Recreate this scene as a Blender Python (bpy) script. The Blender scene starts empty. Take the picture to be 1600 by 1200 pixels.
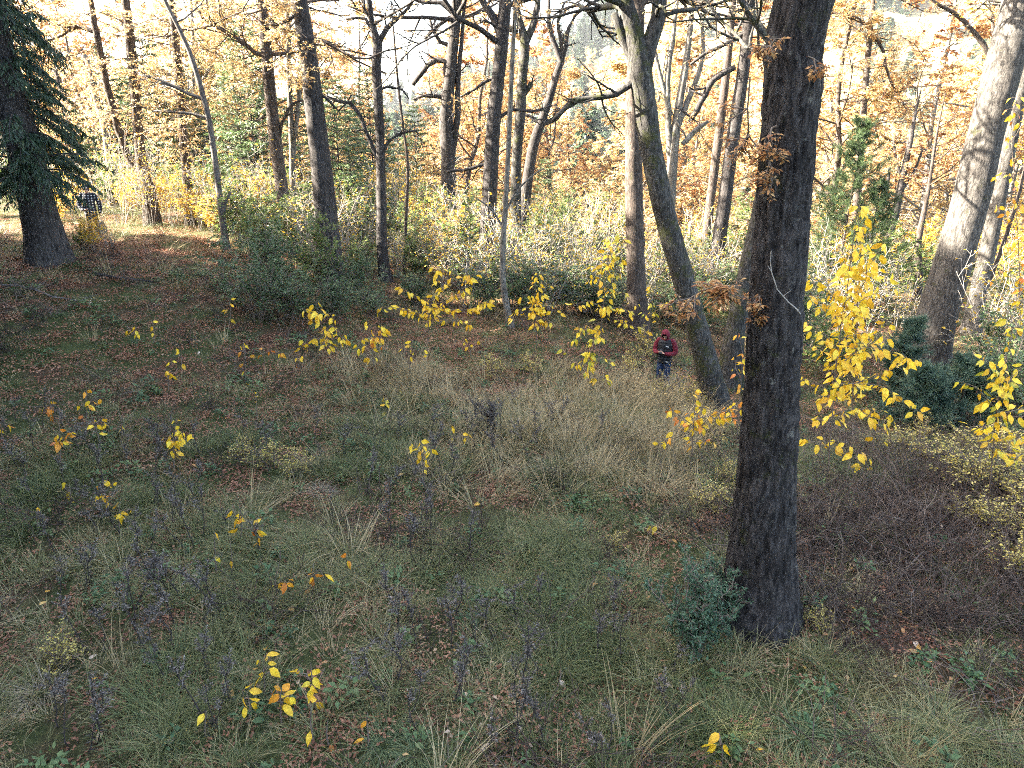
import bpy, math, random
import numpy as np
from mathutils import Vector, Matrix, Euler, noise as mnoise

random.seed(11)
RNG = np.random.default_rng(11)
SC = bpy.context.scene
COL = SC.collection

# ------------------------------------------------------------------ camera, sky, sun, exposure
CAM_H, PITCH, FPX = 5.5, math.radians(20.0), 1067.0
cam_d = bpy.data.cameras.new("camera")
cam = bpy.data.objects.new("camera", cam_d)
COL.objects.link(cam)
cam.location = (0, 0, CAM_H)
cam.rotation_euler = (math.pi / 2 - PITCH, 0, 0)
cam_d.sensor_width = 36.0
cam_d.lens = 36.0 * FPX / 1600.0
cam_d.clip_start = 0.1
cam_d.clip_end = 3000
SC.camera = cam

SUN_EL, SUN_AZ = math.radians(31), math.radians(271)      # azimuth clockwise from +Y: the sun stands to the left, a little behind
world = bpy.data.worlds.new("World")
SC.world = world
world.use_nodes = True
wn = world.node_tree
sky = wn.nodes.new("ShaderNodeTexSky")
sky.sky_type = 'NISHITA'
sky.sun_disc = False
sky.sun_elevation = SUN_EL
sky.sun_rotation = SUN_AZ
sky.dust_density = 4.0
sky.ozone_density = 0.6
bg = wn.nodes["Background"]
wn.links.new(sky.outputs[0], bg.inputs[0])
bg.inputs[1].default_value = 0.07
sun_d = bpy.data.lights.new("sun", 'SUN')
sun_d.energy = 5.0
sun_d.angle = math.radians(0.53)
sun_d.color = (1.0, 0.92, 0.80)
sun = bpy.data.objects.new("sun", sun_d)
COL.objects.link(sun)
sdir = Vector((math.sin(SUN_AZ) * math.cos(SUN_EL), math.cos(SUN_AZ) * math.cos(SUN_EL), math.sin(SUN_EL)))
sun.rotation_euler = sdir.to_track_quat('Z', 'Y').to_euler()
sun.location = (-30, -10, 60)
SC.view_settings.view_transform = 'Standard'
SC.view_settings.look = 'None'
SC.view_settings.gamma = 1.0
SC.view_settings.use_curve_mapping = False
SC.view_settings.exposure = 4.33
SC.view_settings.use_white_balance = True            # the camera's white balance: set for the blue light of the shade
SC.view_settings.white_balance_temperature = 6850
SC.view_settings.white_balance_tint = 8
SC.render.engine = 'CYCLES'
cy = SC.cycles
cy.use_denoising = False        # fine grass and leaves stay crisp; the grain reads as sensor noise
cy.max_bounces = 7
cy.diffuse_bounces = 3
cy.glossy_bounces = 2
cy.transmission_bounces = 4
cy.volume_bounces = 0
cy.transparent_max_bounces = 4
cy.sample_clamp_indirect = 6.0
cy.use_adaptive_sampling = True
cy.adaptive_threshold = 0.015
cy.volume_step_rate = 10
cy.filter_width = 1.0
cy.use_light_tree = False

# ------------------------------------------------------------------ terrain height, pixel rays
def S(t):
    t = np.clip(t, 0.0, 1.0)
    return t * t * (3 - 2 * t)

def H(x, y):
    x = np.asarray(x, float); y = np.asarray(y, float)
    z = 2.3 * S((-x - 2) / 10.5) * S((y - 6) / 13) - 1.2 * S(x / 7) * S((y - 8) / 8)
    z = z + 0.05 * np.sin(x * 0.9 + 1.3) * np.sin(y * 0.7) + 0.035 * np.sin(x * 2.1 + y * 1.7) + 0.02 * np.sin(x * 4.3 - y * 3.1)
    z = z - 13.0 * S((y - 34) / 90)
    z = z + (12 + 118 * S((x / np.maximum(y, 40.0) + 0.30) / 0.75)) * S((y - 120) / 380)
    z = z + 3.0 * S((y - 120) / 200) * np.sin(x * 0.031 + 1) * np.sin(y * 0.027)
    return z

CT, ST = math.cos(PITCH), math.sin(PITCH)
def ray(u, v):
    a = (u - 800.0) / FPX; b = (600.0 - v) / FPX
    return np.array([a, CT + b * ST, -ST + b * CT])

def on_plane(u, v, Y):                      # the point of a pixel ray in the upright plane at distance Y
    d = ray(u, v)
    return np.array([0, 0, CAM_H]) + d * (Y / d[1])

def ground(u, v):
    d = ray(u, v); o = np.array([0, 0, CAM_H]); t = 3.0
    while t < 900:
        p = o + d * t
        if p[2] <= float(H(p[0], p[1])):
            lo, hi = t - 0.3, t
            for _ in range(14):
                m = (lo + hi) / 2; p = o + d * m
                if p[2] <= float(H(p[0], p[1])): hi = m
                else: lo = m
            p = o + d * hi; p[2] = float(H(p[0], p[1]))
            return p
        t += 0.3 if t < 80 else 2.0
    return o + d * 900

def depth(p):
    return p[1] * CT - (p[2] - CAM_H) * ST

# ------------------------------------------------------------------ mesh helpers
def nrm(v):
    v = np.asarray(v, float)
    return v / (np.linalg.norm(v, axis=-1, keepdims=True) + 1e-9)

class MB:
    def __init__(s): s.V = []; s.F = []; s.M = []; s.n = 0
    def add(s, V, F, mat=0):
        V = np.asarray(V, float).reshape(-1, 3)
        for f in (F if isinstance(F, list) else [F]):
            f = np.asarray(f, np.int64)
            if len(f): s.F.append(f + s.n); s.M.append(np.full(len(f), mat, np.int32))
        s.V.append(V); s.n += len(V)
    def merge(s, o):
        for f, m in zip(o.F, o.M): s.F.append(f + s.n); s.M.append(m)
        s.V += o.V; s.n += o.n
    def mesh(s, name, mats, smooth=True):
        me = bpy.data.meshes.new(name)
        if not s.V: return me
        V = np.concatenate(s.V).astype(np.float32)
        me.vertices.add(len(V)); me.vertices.foreach_set("co", V.ravel())
        loops = np.concatenate([f.ravel() for f in s.F]).astype(np.int32)
        sizes = np.concatenate([np.full(len(f), f.shape[1], np.int32) for f in s.F])
        starts = np.concatenate([[0], np.cumsum(sizes)[:-1]]).astype(np.int32)
        me.loops.add(len(loops)); me.loops.foreach_set("vertex_index", loops)
        me.polygons.add(len(sizes)); me.polygons.foreach_set("loop_start", starts)
        me.polygons.foreach_set("material_index", np.concatenate(s.M))
        me.polygons.foreach_set("use_smooth", np.full(len(sizes), smooth, bool))
        for m in (mats if isinstance(mats, (list, tuple)) else [mats]): me.materials.append(m)
        me.update(calc_edges=True); me.validate()
        return me

def link(name, data, parent=None, loc=None, rot=None, scale=None):
    o = bpy.data.objects.new(name, data); COL.objects.link(o)
    if loc is not None: o.location = tuple(loc)
    if rot is not None: o.rotation_euler = rot
    if scale is not None: o.scale = (scale,) * 3 if np.isscalar(scale) else scale
    if parent is not None: o.parent = parent
    return o

def tag(o, label, cat=None, group=None, kind=None):
    o["label"] = label
    if cat: o["category"] = cat
    if group: o["group"] = group
    if kind: o["kind"] = kind
    return o

def thing(name, label, cat, loc=(0, 0, 0), rz=0.0, group=None):
    o = link(name, None, loc=loc, rot=(0, 0, rz)); o.empty_display_size = 0.2
    return tag(o, label, cat, group)

def copy_tree(root, loc, rz, scale, label, group=None):
    c = root.copy(); COL.objects.link(c)
    c.location = tuple(loc); c.rotation_euler = (0, 0, rz)
    c.scale = (scale,) * 3 if np.isscalar(scale) else scale
    c["label"] = label
    if group: c["group"] = group
    for ch in root.children:
        k = ch.copy(); COL.objects.link(k); k.parent = c
        for g in ch.children:
            m = g.copy(); COL.objects.link(m); m.parent = k
    return c

def tube(mb, path, radii, sides=8, mat=0, bark=0.0, seed=0.0, bscale=1.0, closed_top=True):
    P = np.asarray(path, float); r = np.asarray(radii, float); n = len(P)
    T = nrm(np.gradient(P, axis=0))
    ref = np.array([1.0, 0, 0]) if abs(T[0][0]) < 0.8 else np.array([0, 1.0, 0])
    N = np.zeros((n, 3)); cur = nrm(ref - T[0] * ref.dot(T[0])); N[0] = cur
    for i in range(1, n):
        cur = cur - T[i] * cur.dot(T[i]); cur = cur / (np.linalg.norm(cur) + 1e-9); N[i] = cur
    B = np.cross(T, N)
    a = np.linspace(0, 2 * math.pi, sides, endpoint=False)
    rr = np.repeat(r[:, None], sides, 1)
    if bark > 0:
        L = np.concatenate([[0], np.cumsum(np.linalg.norm(np.diff(P, axis=0), axis=1))])
        for i in range(n):
            for j in range(sides):
                x, y = math.cos(a[j]) * r[i], math.sin(a[j]) * r[i]
                big = mnoise.noise((x * 2.2 + seed, y * 2.2, L[i] * 0.7)) * 0.05 * r[i]
                f1 = 1 - abs(mnoise.noise((x * 14 * bscale + seed, y * 14 * bscale, L[i] * 3.4 * bscale))) * 2
                f2 = mnoise.noise((x * 38 * bscale, y * 38 * bscale + seed, L[i] * 13 * bscale))
                rr[i, j] = r[i] + big - bark * max(0.0, f1 - 0.35) * 1.4 + bark * 0.45 * f2
    ring = P[:, None, :] + rr[:, :, None] * (np.cos(a)[None, :, None] * N[:, None, :] + np.sin(a)[None, :, None] * B[:, None, :])
    i = np.arange(n - 1)[:, None] * sides; j = np.arange(sides)[None, :]; k = (j + 1) % sides
    F = np.stack([i + j, i + k, i + sides + k, i + sides + j], -1).reshape(-1, 4)
    V = ring.reshape(-1, 3)
    if closed_top:
        V = np.concatenate([V, [P[-1] + T[-1] * r[-1] * 0.5]])
        b = (n - 1) * sides; jj = np.arange(sides)
        mb.add(V, [F, np.stack([b + jj, b + (jj + 1) % sides, np.full(sides, len(V) - 1)], -1)], mat)
    else:
        mb.add(V, F, mat)

def smooth_path(pts, vals, step):
    """Catmull-Rom through pts (n,3); vals are interpolated along."""
    P = np.asarray(pts, float); v = np.asarray(vals, float); out = []; ov = []
    n = len(P)
    for i in range(n - 1):
        p0 = P[max(i - 1, 0)]; p1 = P[i]; p2 = P[i + 1]; p3 = P[min(i + 2, n - 1)]
        m = max(1, int(np.linalg.norm(p2 - p1) / step))
        t = np.arange(m)[:, None] / m
        out.append(0.5 * ((2 * p1) + (-p0 + p2) * t + (2 * p0 - 5 * p1 + 4 * p2 - p3) * t ** 2 + (-p0 + 3 * p1 - 3 * p2 + p3) * t ** 3))
        ov.append(v[i] + (v[i + 1] - v[i]) * t[:, 0])
    out.append(P[-1:]); ov.append(v[-1:])
    return np.concatenate(out), np.concatenate(ov)

def leaf_cards(mb, P, D, N, L, W, mat=0, fold=0.25, bend=0.15):
    """kite shaped leaves: base P, direction D, face normal N."""
    P = np.asarray(P); n = len(P)
    if n == 0: return
    D = nrm(D); N = nrm(N - D * (N * D).sum(1, keepdims=True)); Sd = np.cross(D, N)
    L = np.broadcast_to(np.asarray(L, float), (n,))[:, None]; W = np.broadcast_to(np.asarray(W, float), (n,))[:, None]
    mid = P + D * L * 0.42
    V = np.stack([P, mid + Sd * W * .5 + N * W * fold, P + D * L - N * L * bend, mid - Sd * W * .5 + N * W * fold], 1).reshape(-1, 3)
    b = np.arange(n)[:, None] * 4
    mb.add(V, b + np.array([[0, 1, 2, 3]]), mat)

def blades(mb, P, D, L, W, droop, mat=0, seg=3):
    """grass blades: curved strips starting along D and falling over by droop."""
    P = np.asarray(P); n = len(P); D = nrm(D)
    L = np.broadcast_to(np.asarray(L, float), (n,)); W = np.broadcast_to(np.asarray(W, float), (n,)); droop = np.broadcast_to(np.asarray(droop, float), (n,))
    hor = D.copy(); hor[:, 2] = 0; hor = nrm(hor + 1e-6)
    side = np.stack([-hor[:, 1], hor[:, 0], np.zeros(n)], 1)
    tw = RNG.uniform(-1, 1, n)[:, None]
    side = nrm(side + tw * np.array([0, 0, 0.5]))
    rows = []
    for k in range(seg + 1):
        t = k / seg
        c = P + D * (L * t)[:, None] + hor * (droop * L * t * t * .5)[:, None] - np.array([0, 0, 1.0]) * (droop * L * t * t * .55)[:, None]
        w = (W * (1 - t ** 1.5) * .5)[:, None]
        if k < seg: rows += [c - side * w, c + side * w]
        else: rows += [c]
    V = np.stack(rows, 1); m = V.shape[1]; b = np.arange(n)[:, None] * m
    Q = [b + np.array([[2 * k, 2 * k + 1, 2 * k + 3, 2 * k + 2]]) for k in range(seg - 1)]
    Tt = b + np.array([[2 * seg - 2, 2 * seg - 1, 2 * seg]])
    mb.add(V.reshape(-1, 3), Q + [Tt], mat)

def rand_dirs(n, rng=RNG):
    return nrm(rng.normal(0, 1, (n, 3)))

# ------------------------------------------------------------------ materials
def mat(name):
    m = bpy.data.materials.new(name); m.use_nodes = True
    nt = m.node_tree; nt.nodes.clear()
    out = nt.nodes.new("ShaderNodeOutputMaterial")
    return m, nt, out

def ramp(nt, stops, fac=None, interp='LINEAR'):
    r = nt.nodes.new("ShaderNodeValToRGB"); e = r.color_ramp; e.interpolation = interp
    while len(e.elements) < len(stops): e.elements.new(0.5)
    for el, (p, c) in zip(e.elements, stops): el.position = p; el.color = (*c, 1)
    if fac is not None: nt.links.new(fac, r.inputs[0])
    return r

def noise_n(nt, scale, detail=4, coord=None, rough=0.6, dist=0.0):
    n = nt.nodes.new("ShaderNodeTexNoise"); n.inputs["Scale"].default_value = scale; n.inputs["Detail"].default_value = detail
    n.inputs["Roughness"].default_value = rough; n.inputs["Distortion"].default_value = dist
    if coord is not None: nt.links.new(coord, n.inputs["Vector"])
    return n

def mixc(nt, fac, a, b, mode='MIX'):
    m = nt.nodes.new("ShaderNodeMix"); m.data_type = 'RGBA'; m.blend_type = mode
    for sock, val in ((m.inputs[0], fac), (m.inputs[6], a), (m.inputs[7], b)):
        if hasattr(val, "links"): nt.links.new(val, sock)
        else: sock.default_value = val if np.isscalar(val) else (*val, 1)
    return m.outputs[2]

def leaf_mat(name, stops, trans=0.35, rnd='island', rough=0.55, tint=None):
    """stops: colour ramp over a random value for each leaf (mesh island), each object or each instance."""
    m, nt, out = mat(name)
    if rnd == 'island':
        g = nt.nodes.new("ShaderNodeNewGeometry"); f = g.outputs["Random Per Island"]
    elif rnd == 'object':
        g = nt.nodes.new("ShaderNodeObjectInfo"); f = g.outputs["Random"]
    else:
        g = nt.nodes.new("ShaderNodeNewGeometry"); at = nt.nodes.new("ShaderNodeAttribute"); at.attribute_type = 'INSTANCER'; at.attribute_name = "tint"
        a = nt.nodes.new("ShaderNodeMath"); a.operation = 'MULTIPLY_ADD'; a.inputs[1].default_value = 0.35
        nt.links.new(g.outputs["Random Per Island"], a.inputs[0])
        b = nt.nodes.new("ShaderNodeMath"); b.operation = 'MULTIPLY'; b.inputs[1].default_value = 0.65
        nt.links.new(at.outputs["Fac"], b.inputs[0]); nt.links.new(b.outputs[0], a.inputs[2]); f = a.outputs[0]
    c = ramp(nt, stops, f).outputs[0]
    if rnd == 'object':
        tc = nt.nodes.new("ShaderNodeTexCoord")
        sp = noise_n(nt, 3.2, 8, tc.outputs["Object"], 0.7)
        r2 = ramp(nt, [(0.30, (0.40, 0.24, 0.10)), (0.42, (0.80, 0.70, 0.5)), (0.55, (1, 1, 1)), (0.75, (1.12, 1.15, 1.3))], sp.outputs[0])
        c = mixc(nt, 0.85, c, r2.outputs[0], 'MULTIPLY')
    p = nt.nodes.new("ShaderNodeBsdfPrincipled"); p.inputs["Roughness"].default_value = rough
    p.inputs["Specular IOR Level"].default_value = 0.35
    nt.links.new(c, p.inputs["Base Color"])
    if trans > 0:
        t = nt.nodes.new("ShaderNodeBsdfTranslucent"); nt.links.new(c, t.inputs[0])
        mx = nt.nodes.new("ShaderNodeMixShader"); mx.inputs[0].default_value = trans
        nt.links.new(p.outputs[0], mx.inputs[1]); nt.links.new(t.outputs[0], mx.inputs[2]); nt.links.new(mx.outputs[0], out.inputs[0])
    else:
        nt.links.new(p.outputs[0], out.inputs[0])
    return m

def bark_mat(name, dark, light, moss=0.0, lichen=0.25, scale=1.0, bump=0.5):
    m, nt, out = mat(name)
    tc = nt.nodes.new("ShaderNodeTexCoord")
    wob = noise_n(nt, 3.0 * scale, 4, tc.outputs["Object"], 0.6)
    co = mixc(nt, 0.11 / scale, tc.outputs["Object"], wob.outputs["Color"], 'ADD')
    mp = nt.nodes.new("ShaderNodeMapping"); mp.inputs["Scale"].default_value = (24 * scale, 24 * scale, 5.5 * scale)
    nt.links.new(co, mp.inputs[0])
    a = noise_n(nt, 1.0, 9, mp.outputs[0], 0.72, 0.4)
    mp2 = nt.nodes.new("ShaderNodeMapping"); mp2.inputs["Scale"].default_value = (62 * scale, 62 * scale, 24 * scale); nt.links.new(co, mp2.inputs[0])
    fl = noise_n(nt, 1.0, 6, mp2.outputs[0], 0.75)
    ov = noise_n(nt, 1.3, 4, tc.outputs["Object"], 0.6)
    mid = tuple(0.55 * x + 0.45 * y for x, y in zip(dark, light))
    c1 = ramp(nt, [(0.36, tuple(0.45 * x for x in dark)), (0.44, dark), (0.55, mid), (0.70, light)], a.outputs[0]).outputs[0]
    f1 = ramp(nt, [(0.33, (0.55, 0.55, 0.55)), (0.5, (1, 1, 1)), (0.68, (1.5, 1.48, 1.42))], fl.outputs[0]).outputs[0]
    c = mixc(nt, 0.85, c1, f1, 'MULTIPLY')
    o1 = ramp(nt, [(0.35, (0.72, 0.70, 0.70)), (0.65, (1.2, 1.2, 1.2))], ov.outputs[0]).outputs[0]
    c = mixc(nt, 0.9, c, o1, 'MULTIPLY')
    n2 = noise_n(nt, 7.0, 8, tc.outputs["Object"], 0.75)
    li = ramp(nt, [(0.60, (0, 0, 0)), (0.66, (1, 1, 1))], n2.outputs[0]).outputs[0]
    lm = nt.nodes.new("ShaderNodeMath"); lm.operation = 'MULTIPLY'; lm.inputs[1].default_value = lichen
    nt.links.new(li, lm.inputs[0])
    c = mixc(nt, lm.outputs[0], c, (0.28, 0.285, 0.25))
    if moss > 0:
        n3 = noise_n(nt, 2.3, 9, tc.outputs["Object"], 0.8)
        mo = ramp(nt, [(0.61 - 0.17 * moss, (0, 0, 0)), (0.67 - 0.17 * moss, (0.9, 0.9, 0.9))], n3.outputs[0]).outputs[0]
        c = mixc(nt, mo, c, (0.035, 0.038, 0.014))
    p = nt.nodes.new("ShaderNodeBsdfPrincipled"); p.inputs["Roughness"].default_value = 0.9; p.inputs["Specular IOR Level"].default_value = 0.2
    nt.links.new(c, p.inputs["Base Color"])
    bsum = nt.nodes.new("ShaderNodeMath"); bsum.operation = 'MULTIPLY_ADD'; bsum.inputs[1].default_value = 1.6
    nt.links.new(a.outputs[0], bsum.inputs[0]); nt.links.new(fl.outputs[0], bsum.inputs[2])
    b = nt.nodes.new("ShaderNodeBump"); b.inputs["Strength"].default_value = bump; b.inputs["Distance"].default_value = 0.03
    nt.links.new(bsum.outputs[0], b.inputs["Height"]); nt.links.new(b.outputs[0], p.inputs["Normal"])
    nt.links.new(p.outputs[0], out.inputs[0])
    return m

def plain_mat(name, col, rough=0.8, var=0.2, scale=8.0, bump=0.0, spec=0.3, col2=None):
    m, nt, out = mat(name)
    tc = nt.nodes.new("ShaderNodeTexCoord"); n = noise_n(nt, scale, 5, tc.outputs["Object"])
    d = tuple(c * (1 - var) for c in col); l = col2 or tuple(min(1, c * (1 + var)) for c in col)
    c = ramp(nt, [(0.3, d), (0.7, l)], n.outputs[0]).outputs[0]
    p = nt.nodes.new("ShaderNodeBsdfPrincipled"); p.inputs["Roughness"].default_value = rough; p.inputs["Specular IOR Level"].default_value = spec
    nt.links.new(c, p.inputs["Base Color"])
    if bump:
        b = nt.nodes.new("ShaderNodeBump"); b.inputs["Strength"].default_value = bump; b.inputs["Distance"].default_value = 0.02
        nt.links.new(n.outputs[0], b.inputs["Height"]); nt.links.new(b.outputs[0], p.inputs["Normal"])
    nt.links.new(p.outputs[0], out.inputs[0])
    return m

M = {}
M['bark_big'] = bark_mat("bark_big", (0.020, 0.018, 0.019), (0.095, 0.086, 0.085), 0.18, 0.4, 0.8, 1.0)
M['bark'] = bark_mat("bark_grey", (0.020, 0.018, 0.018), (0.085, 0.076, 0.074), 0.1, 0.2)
M['bark_moss'] = bark_mat("bark_mossy", (0.022, 0.021, 0.020), (0.10, 0.095, 0.09), 0.55, 0.45)
M['bark_pale'] = bark_mat("bark_pale", (0.075, 0.07, 0.063), (0.24, 0.225, 0.20), 0.2, 0.4, 0.8, 0.35)
M['bark_brown'] = bark_mat("bark_brown", (0.035, 0.028, 0.025), (0.13, 0.102, 0.085), 0.1, 0.2)
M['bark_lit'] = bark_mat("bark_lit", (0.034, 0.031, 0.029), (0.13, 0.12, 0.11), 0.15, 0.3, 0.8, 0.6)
M['bark_thin'] = bark_mat("bark_thin", (0.07, 0.062, 0.058), (0.20, 0.18, 0.165), 0.0, 0.3, 2.0, 0.3)
M['twig'] = plain_mat("twig_wood", (0.13, 0.10, 0.08), 0.85, 0.35, 20)
M['twig_pale'] = plain_mat("twig_pale", (0.24, 0.22, 0.20), 0.85, 0.3, 20)
M['stem_dark'] = plain_mat("stem_dark", (0.035, 0.028, 0.027), 0.85, 0.3, 20)
M['gold'] = leaf_mat("leaf_gold", [(0, (0.38, 0.21, 0.09)), (0.35, (0.53, 0.35, 0.15)), (0.75, (0.63, 0.47, 0.22)), (1, (0.60, 0.53, 0.30))], 0.5)
M['orange'] = leaf_mat("leaf_orange", [(0, (0.30, 0.12, 0.05)), (0.5, (0.46, 0.24, 0.10)), (1, (0.57, 0.37, 0.17))], 0.45)
M['yellow'] = leaf_mat("leaf_yellow", [(0, (0.64, 0.36, 0.03)), (0.3, (0.76, 0.50, 0.03)), (0.8, (0.82, 0.60, 0.05)), (1, (0.72, 0.58, 0.06))], 0.35, 'object', 0.45)
M['amber'] = leaf_mat("leaf_amber", [(0, (0.45, 0.13, 0.02)), (0.4, (0.68, 0.27, 0.03)), (1, (0.74, 0.42, 0.04))], 0.35, 'object', 0.45)
M['lime'] = leaf_mat("leaf_lime", [(0, (0.34, 0.36, 0.04)), (0.5, (0.55, 0.46, 0.04)), (1, (0.72, 0.50, 0.04))], 0.35, 'object', 0.45)
M['paleyel'] = leaf_mat("leaf_pale_yellow", [(0, (0.28, 0.26, 0.06)), (0.4, (0.52, 0.42, 0.08)), (1, (0.66, 0.56, 0.24))], 0.35)
M['midyel'] = leaf_mat("leaf_mid_yellow", [(0, (0.40, 0.22, 0.03)), (0.5, (0.62, 0.40, 0.04)), (1, (0.70, 0.52, 0.08))], 0.4)
M['needle'] = leaf_mat("needles_dark", [(0, (0.014, 0.028, 0.016)), (0.6, (0.026, 0.05, 0.026)), (1, (0.04, 0.07, 0.03))], 0.12)
M['needle_lit'] = leaf_mat("needles_fresh", [(0, (0.035, 0.065, 0.026)), (0.6, (0.06, 0.10, 0.038)), (1, (0.11, 0.15, 0.06))], 0.25)
M['needle_blue'] = leaf_mat("needles_blue", [(0, (0.03, 0.06, 0.04)), (0.6, (0.055, 0.10, 0.068)), (1, (0.10, 0.15, 0.10))], 0.15)
M['ever'] = leaf_mat("leaf_evergreen", [(0, (0.04, 0.075, 0.032)), (0.6, (0.085, 0.14, 0.062)), (1, (0.16, 0.21, 0.09))], 0.2, rough=0.4)
M['ever_blue'] = leaf_mat("leaf_blue_green", [(0, (0.03, 0.065, 0.035)), (0.6, (0.065, 0.125, 0.07)), (1, (0.12, 0.19, 0.11))], 0.2, rough=0.5)
M['ever_lit'] = leaf_mat("leaf_fresh_green", [(0, (0.05, 0.09, 0.025)), (0.6, (0.10, 0.16, 0.045)), (1, (0.20, 0.24, 0.07))], 0.35, rough=0.45)
M['grass'] = leaf_mat("grass_green", [(0, (0.05, 0.068, 0.025)), (0.35, (0.10, 0.125, 0.043)), (0.65, (0.19, 0.18, 0.075)), (1, (0.37, 0.30, 0.18))], 0.25, 'inst', 0.6)
M['grass_blue'] = leaf_mat("grass_blue_green", [(0, (0.055, 0.09, 0.04)), (0.5, (0.10, 0.15, 0.065)), (1, (0.20, 0.22, 0.11))], 0.25, 'island', 0.6)
M['straw'] = leaf_mat("grass_straw", [(0, (0.12, 0.10, 0.045)), (0.5, (0.27, 0.205, 0.105)), (1, (0.46, 0.37, 0.22))], 0.2, 'inst', 0.7)
M['straw_i'] = leaf_mat("grass_straw_tuft", [(0, (0.15, 0.115, 0.08)), (0.5, (0.27, 0.215, 0.15)), (1, (0.42, 0.36, 0.27))], 0.2, 'island', 0.7)
M['litter'] = leaf_mat("leaf_litter", [(0, (0.06, 0.028, 0.018)), (0.3, (0.17, 0.068, 0.04)), (0.6, (0.25, 0.115, 0.065)), (0.85, (0.36, 0.23, 0.14)), (1, (0.52, 0.42, 0.33))], 0.12, 'inst', 0.7)
M['herb'] = leaf_mat("leaf_herb", [(0, (0.035, 0.07, 0.03)), (0.5, (0.06, 0.12, 0.045)), (1, (0.13, 0.17, 0.06))], 0.25, 'inst', 0.55)
M['fallen'] = leaf_mat("leaf_fallen", [(0, (0.36, 0.19, 0.10)), (0.35, (0.50, 0.27, 0.06)), (0.6, (0.60, 0.36, 0.05)), (0.8, (0.48, 0.36, 0.26)), (1, (0.58, 0.48, 0.40))], 0.15, 'object', 0.6)
M['thicket'] = leaf_mat("thicket_twigs", [(0, (0.028, 0.018, 0.014)), (0.55, (0.062, 0.042, 0.033)), (1, (0.19, 0.15, 0.125))], 0.0, 'inst', 0.85)
M['seed'] = leaf_mat("seed_head_grey", [(0, (0.05, 0.042, 0.038)), (0.5, (0.12, 0.10, 0.09)), (1, (0.25, 0.22, 0.20))], 0.1, 'island', 0.85)

def ground_mat():
    m, nt, out = mat("forest_floor")
    tc = nt.nodes.new("ShaderNodeTexCoord")
    f = noise_n(nt, 22, 8, tc.outputs["Object"], 0.75); f2 = noise_n(nt, 0.55, 5, tc.outputs["Object"], 0.65); f3 = noise_n(nt, 70, 4, tc.outputs["Object"], 0.7)
    soil = ramp(nt, [(0.3, (0.018, 0.013, 0.010)), (0.5, (0.05, 0.032, 0.021)), (0.7, (0.11, 0.07, 0.045))], f.outputs[0]).outputs[0]
    spk = ramp(nt, [(0.5, (0, 0, 0)), (0.72, (1, 1, 1))], f3.outputs[0]).outputs[0]
    soil = mixc(nt, spk, soil, (0.16, 0.09, 0.055))
    moss = ramp(nt, [(0.3, (0.018, 0.024, 0.010)), (0.7, (0.07, 0.08, 0.03))], f.outputs[0]).outputs[0]
    mk = ramp(nt, [(0.36, (0, 0, 0)), (0.52, (1, 1, 1))], f2.outputs[0]).outputs[0]
    c = mixc(nt, mk, soil, moss)
    # the open hillside beyond the wood is grass and heath
    sx = nt.nodes.new("ShaderNodeSeparateXYZ"); nt.links.new(tc.outputs["Object"], sx.inputs[0])
    mr = nt.nodes.new("ShaderNodeMapRange"); mr.inputs[1].default_value = 45; mr.inputs[2].default_value = 80; nt.links.new(sx.outputs[1], mr.inputs[0])
    hill_n = noise_n(nt, 0.03, 6, tc.outputs["Object"], 0.65)
    hill = ramp(nt, [(0.35, (0.16, 0.13, 0.06)), (0.55, (0.30, 0.25, 0.13)), (0.75, (0.20, 0.19, 0.08))], hill_n.outputs[0]).outputs[0]
    c = mixc(nt, mr.outputs[0], c, hill)
    p = nt.nodes.new("ShaderNodeBsdfPrincipled"); p.inputs["Roughness"].default_value = 0.95; p.inputs["Specular IOR Level"].default_value = 0.1
    nt.links.new(c, p.inputs["Base Color"])
    b = nt.nodes.new("ShaderNodeBump"); b.inputs["Strength"].default_value = 0.8; b.inputs["Distance"].default_value = 0.04
    nt.links.new(f.outputs[0], b.inputs["Height"]); nt.links.new(b.outputs[0], p.inputs["Normal"]); nt.links.new(p.outputs[0], out.inputs[0])
    return m
M['ground'] = ground_mat()

# ------------------------------------------------------------------ the ground: one sheet from under the camera to the far hillside
def axis(near, far_lo, far_hi, step, grow):
    a = list(np.arange(near[0], near[1] + 1e-6, step))
    s = step; x = near[1]
    while x < far_hi: s *= grow; x += s; a.append(x)
    s = step; x = near[0]
    while x > far_lo: s *= grow; x -= s; a.insert(0, x)
    return np.array(a)

gx = axis((-26, 26), -900, 900, 0.35, 1.13); gy = axis((2, 36), -120, 1100, 0.35, 1.10)
GX, GY = np.meshgrid(gx, gy)
GZ = H(GX, GY)
gm = MB(); nx, ny = len(gx), len(gy)
ii, jj = np.meshgrid(np.arange(nx - 1), np.arange(ny - 1))
b0 = (jj * nx + ii).ravel()
gm.add(np.stack([GX, GY, GZ], -1).reshape(-1, 3), np.stack([b0, b0 + 1, b0 + nx + 1, b0 + nx], -1))
tag(link("ground", gm.mesh("ground", M['ground'])), "leaf strewn forest floor sloping down to the valley", kind="structure")

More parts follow.
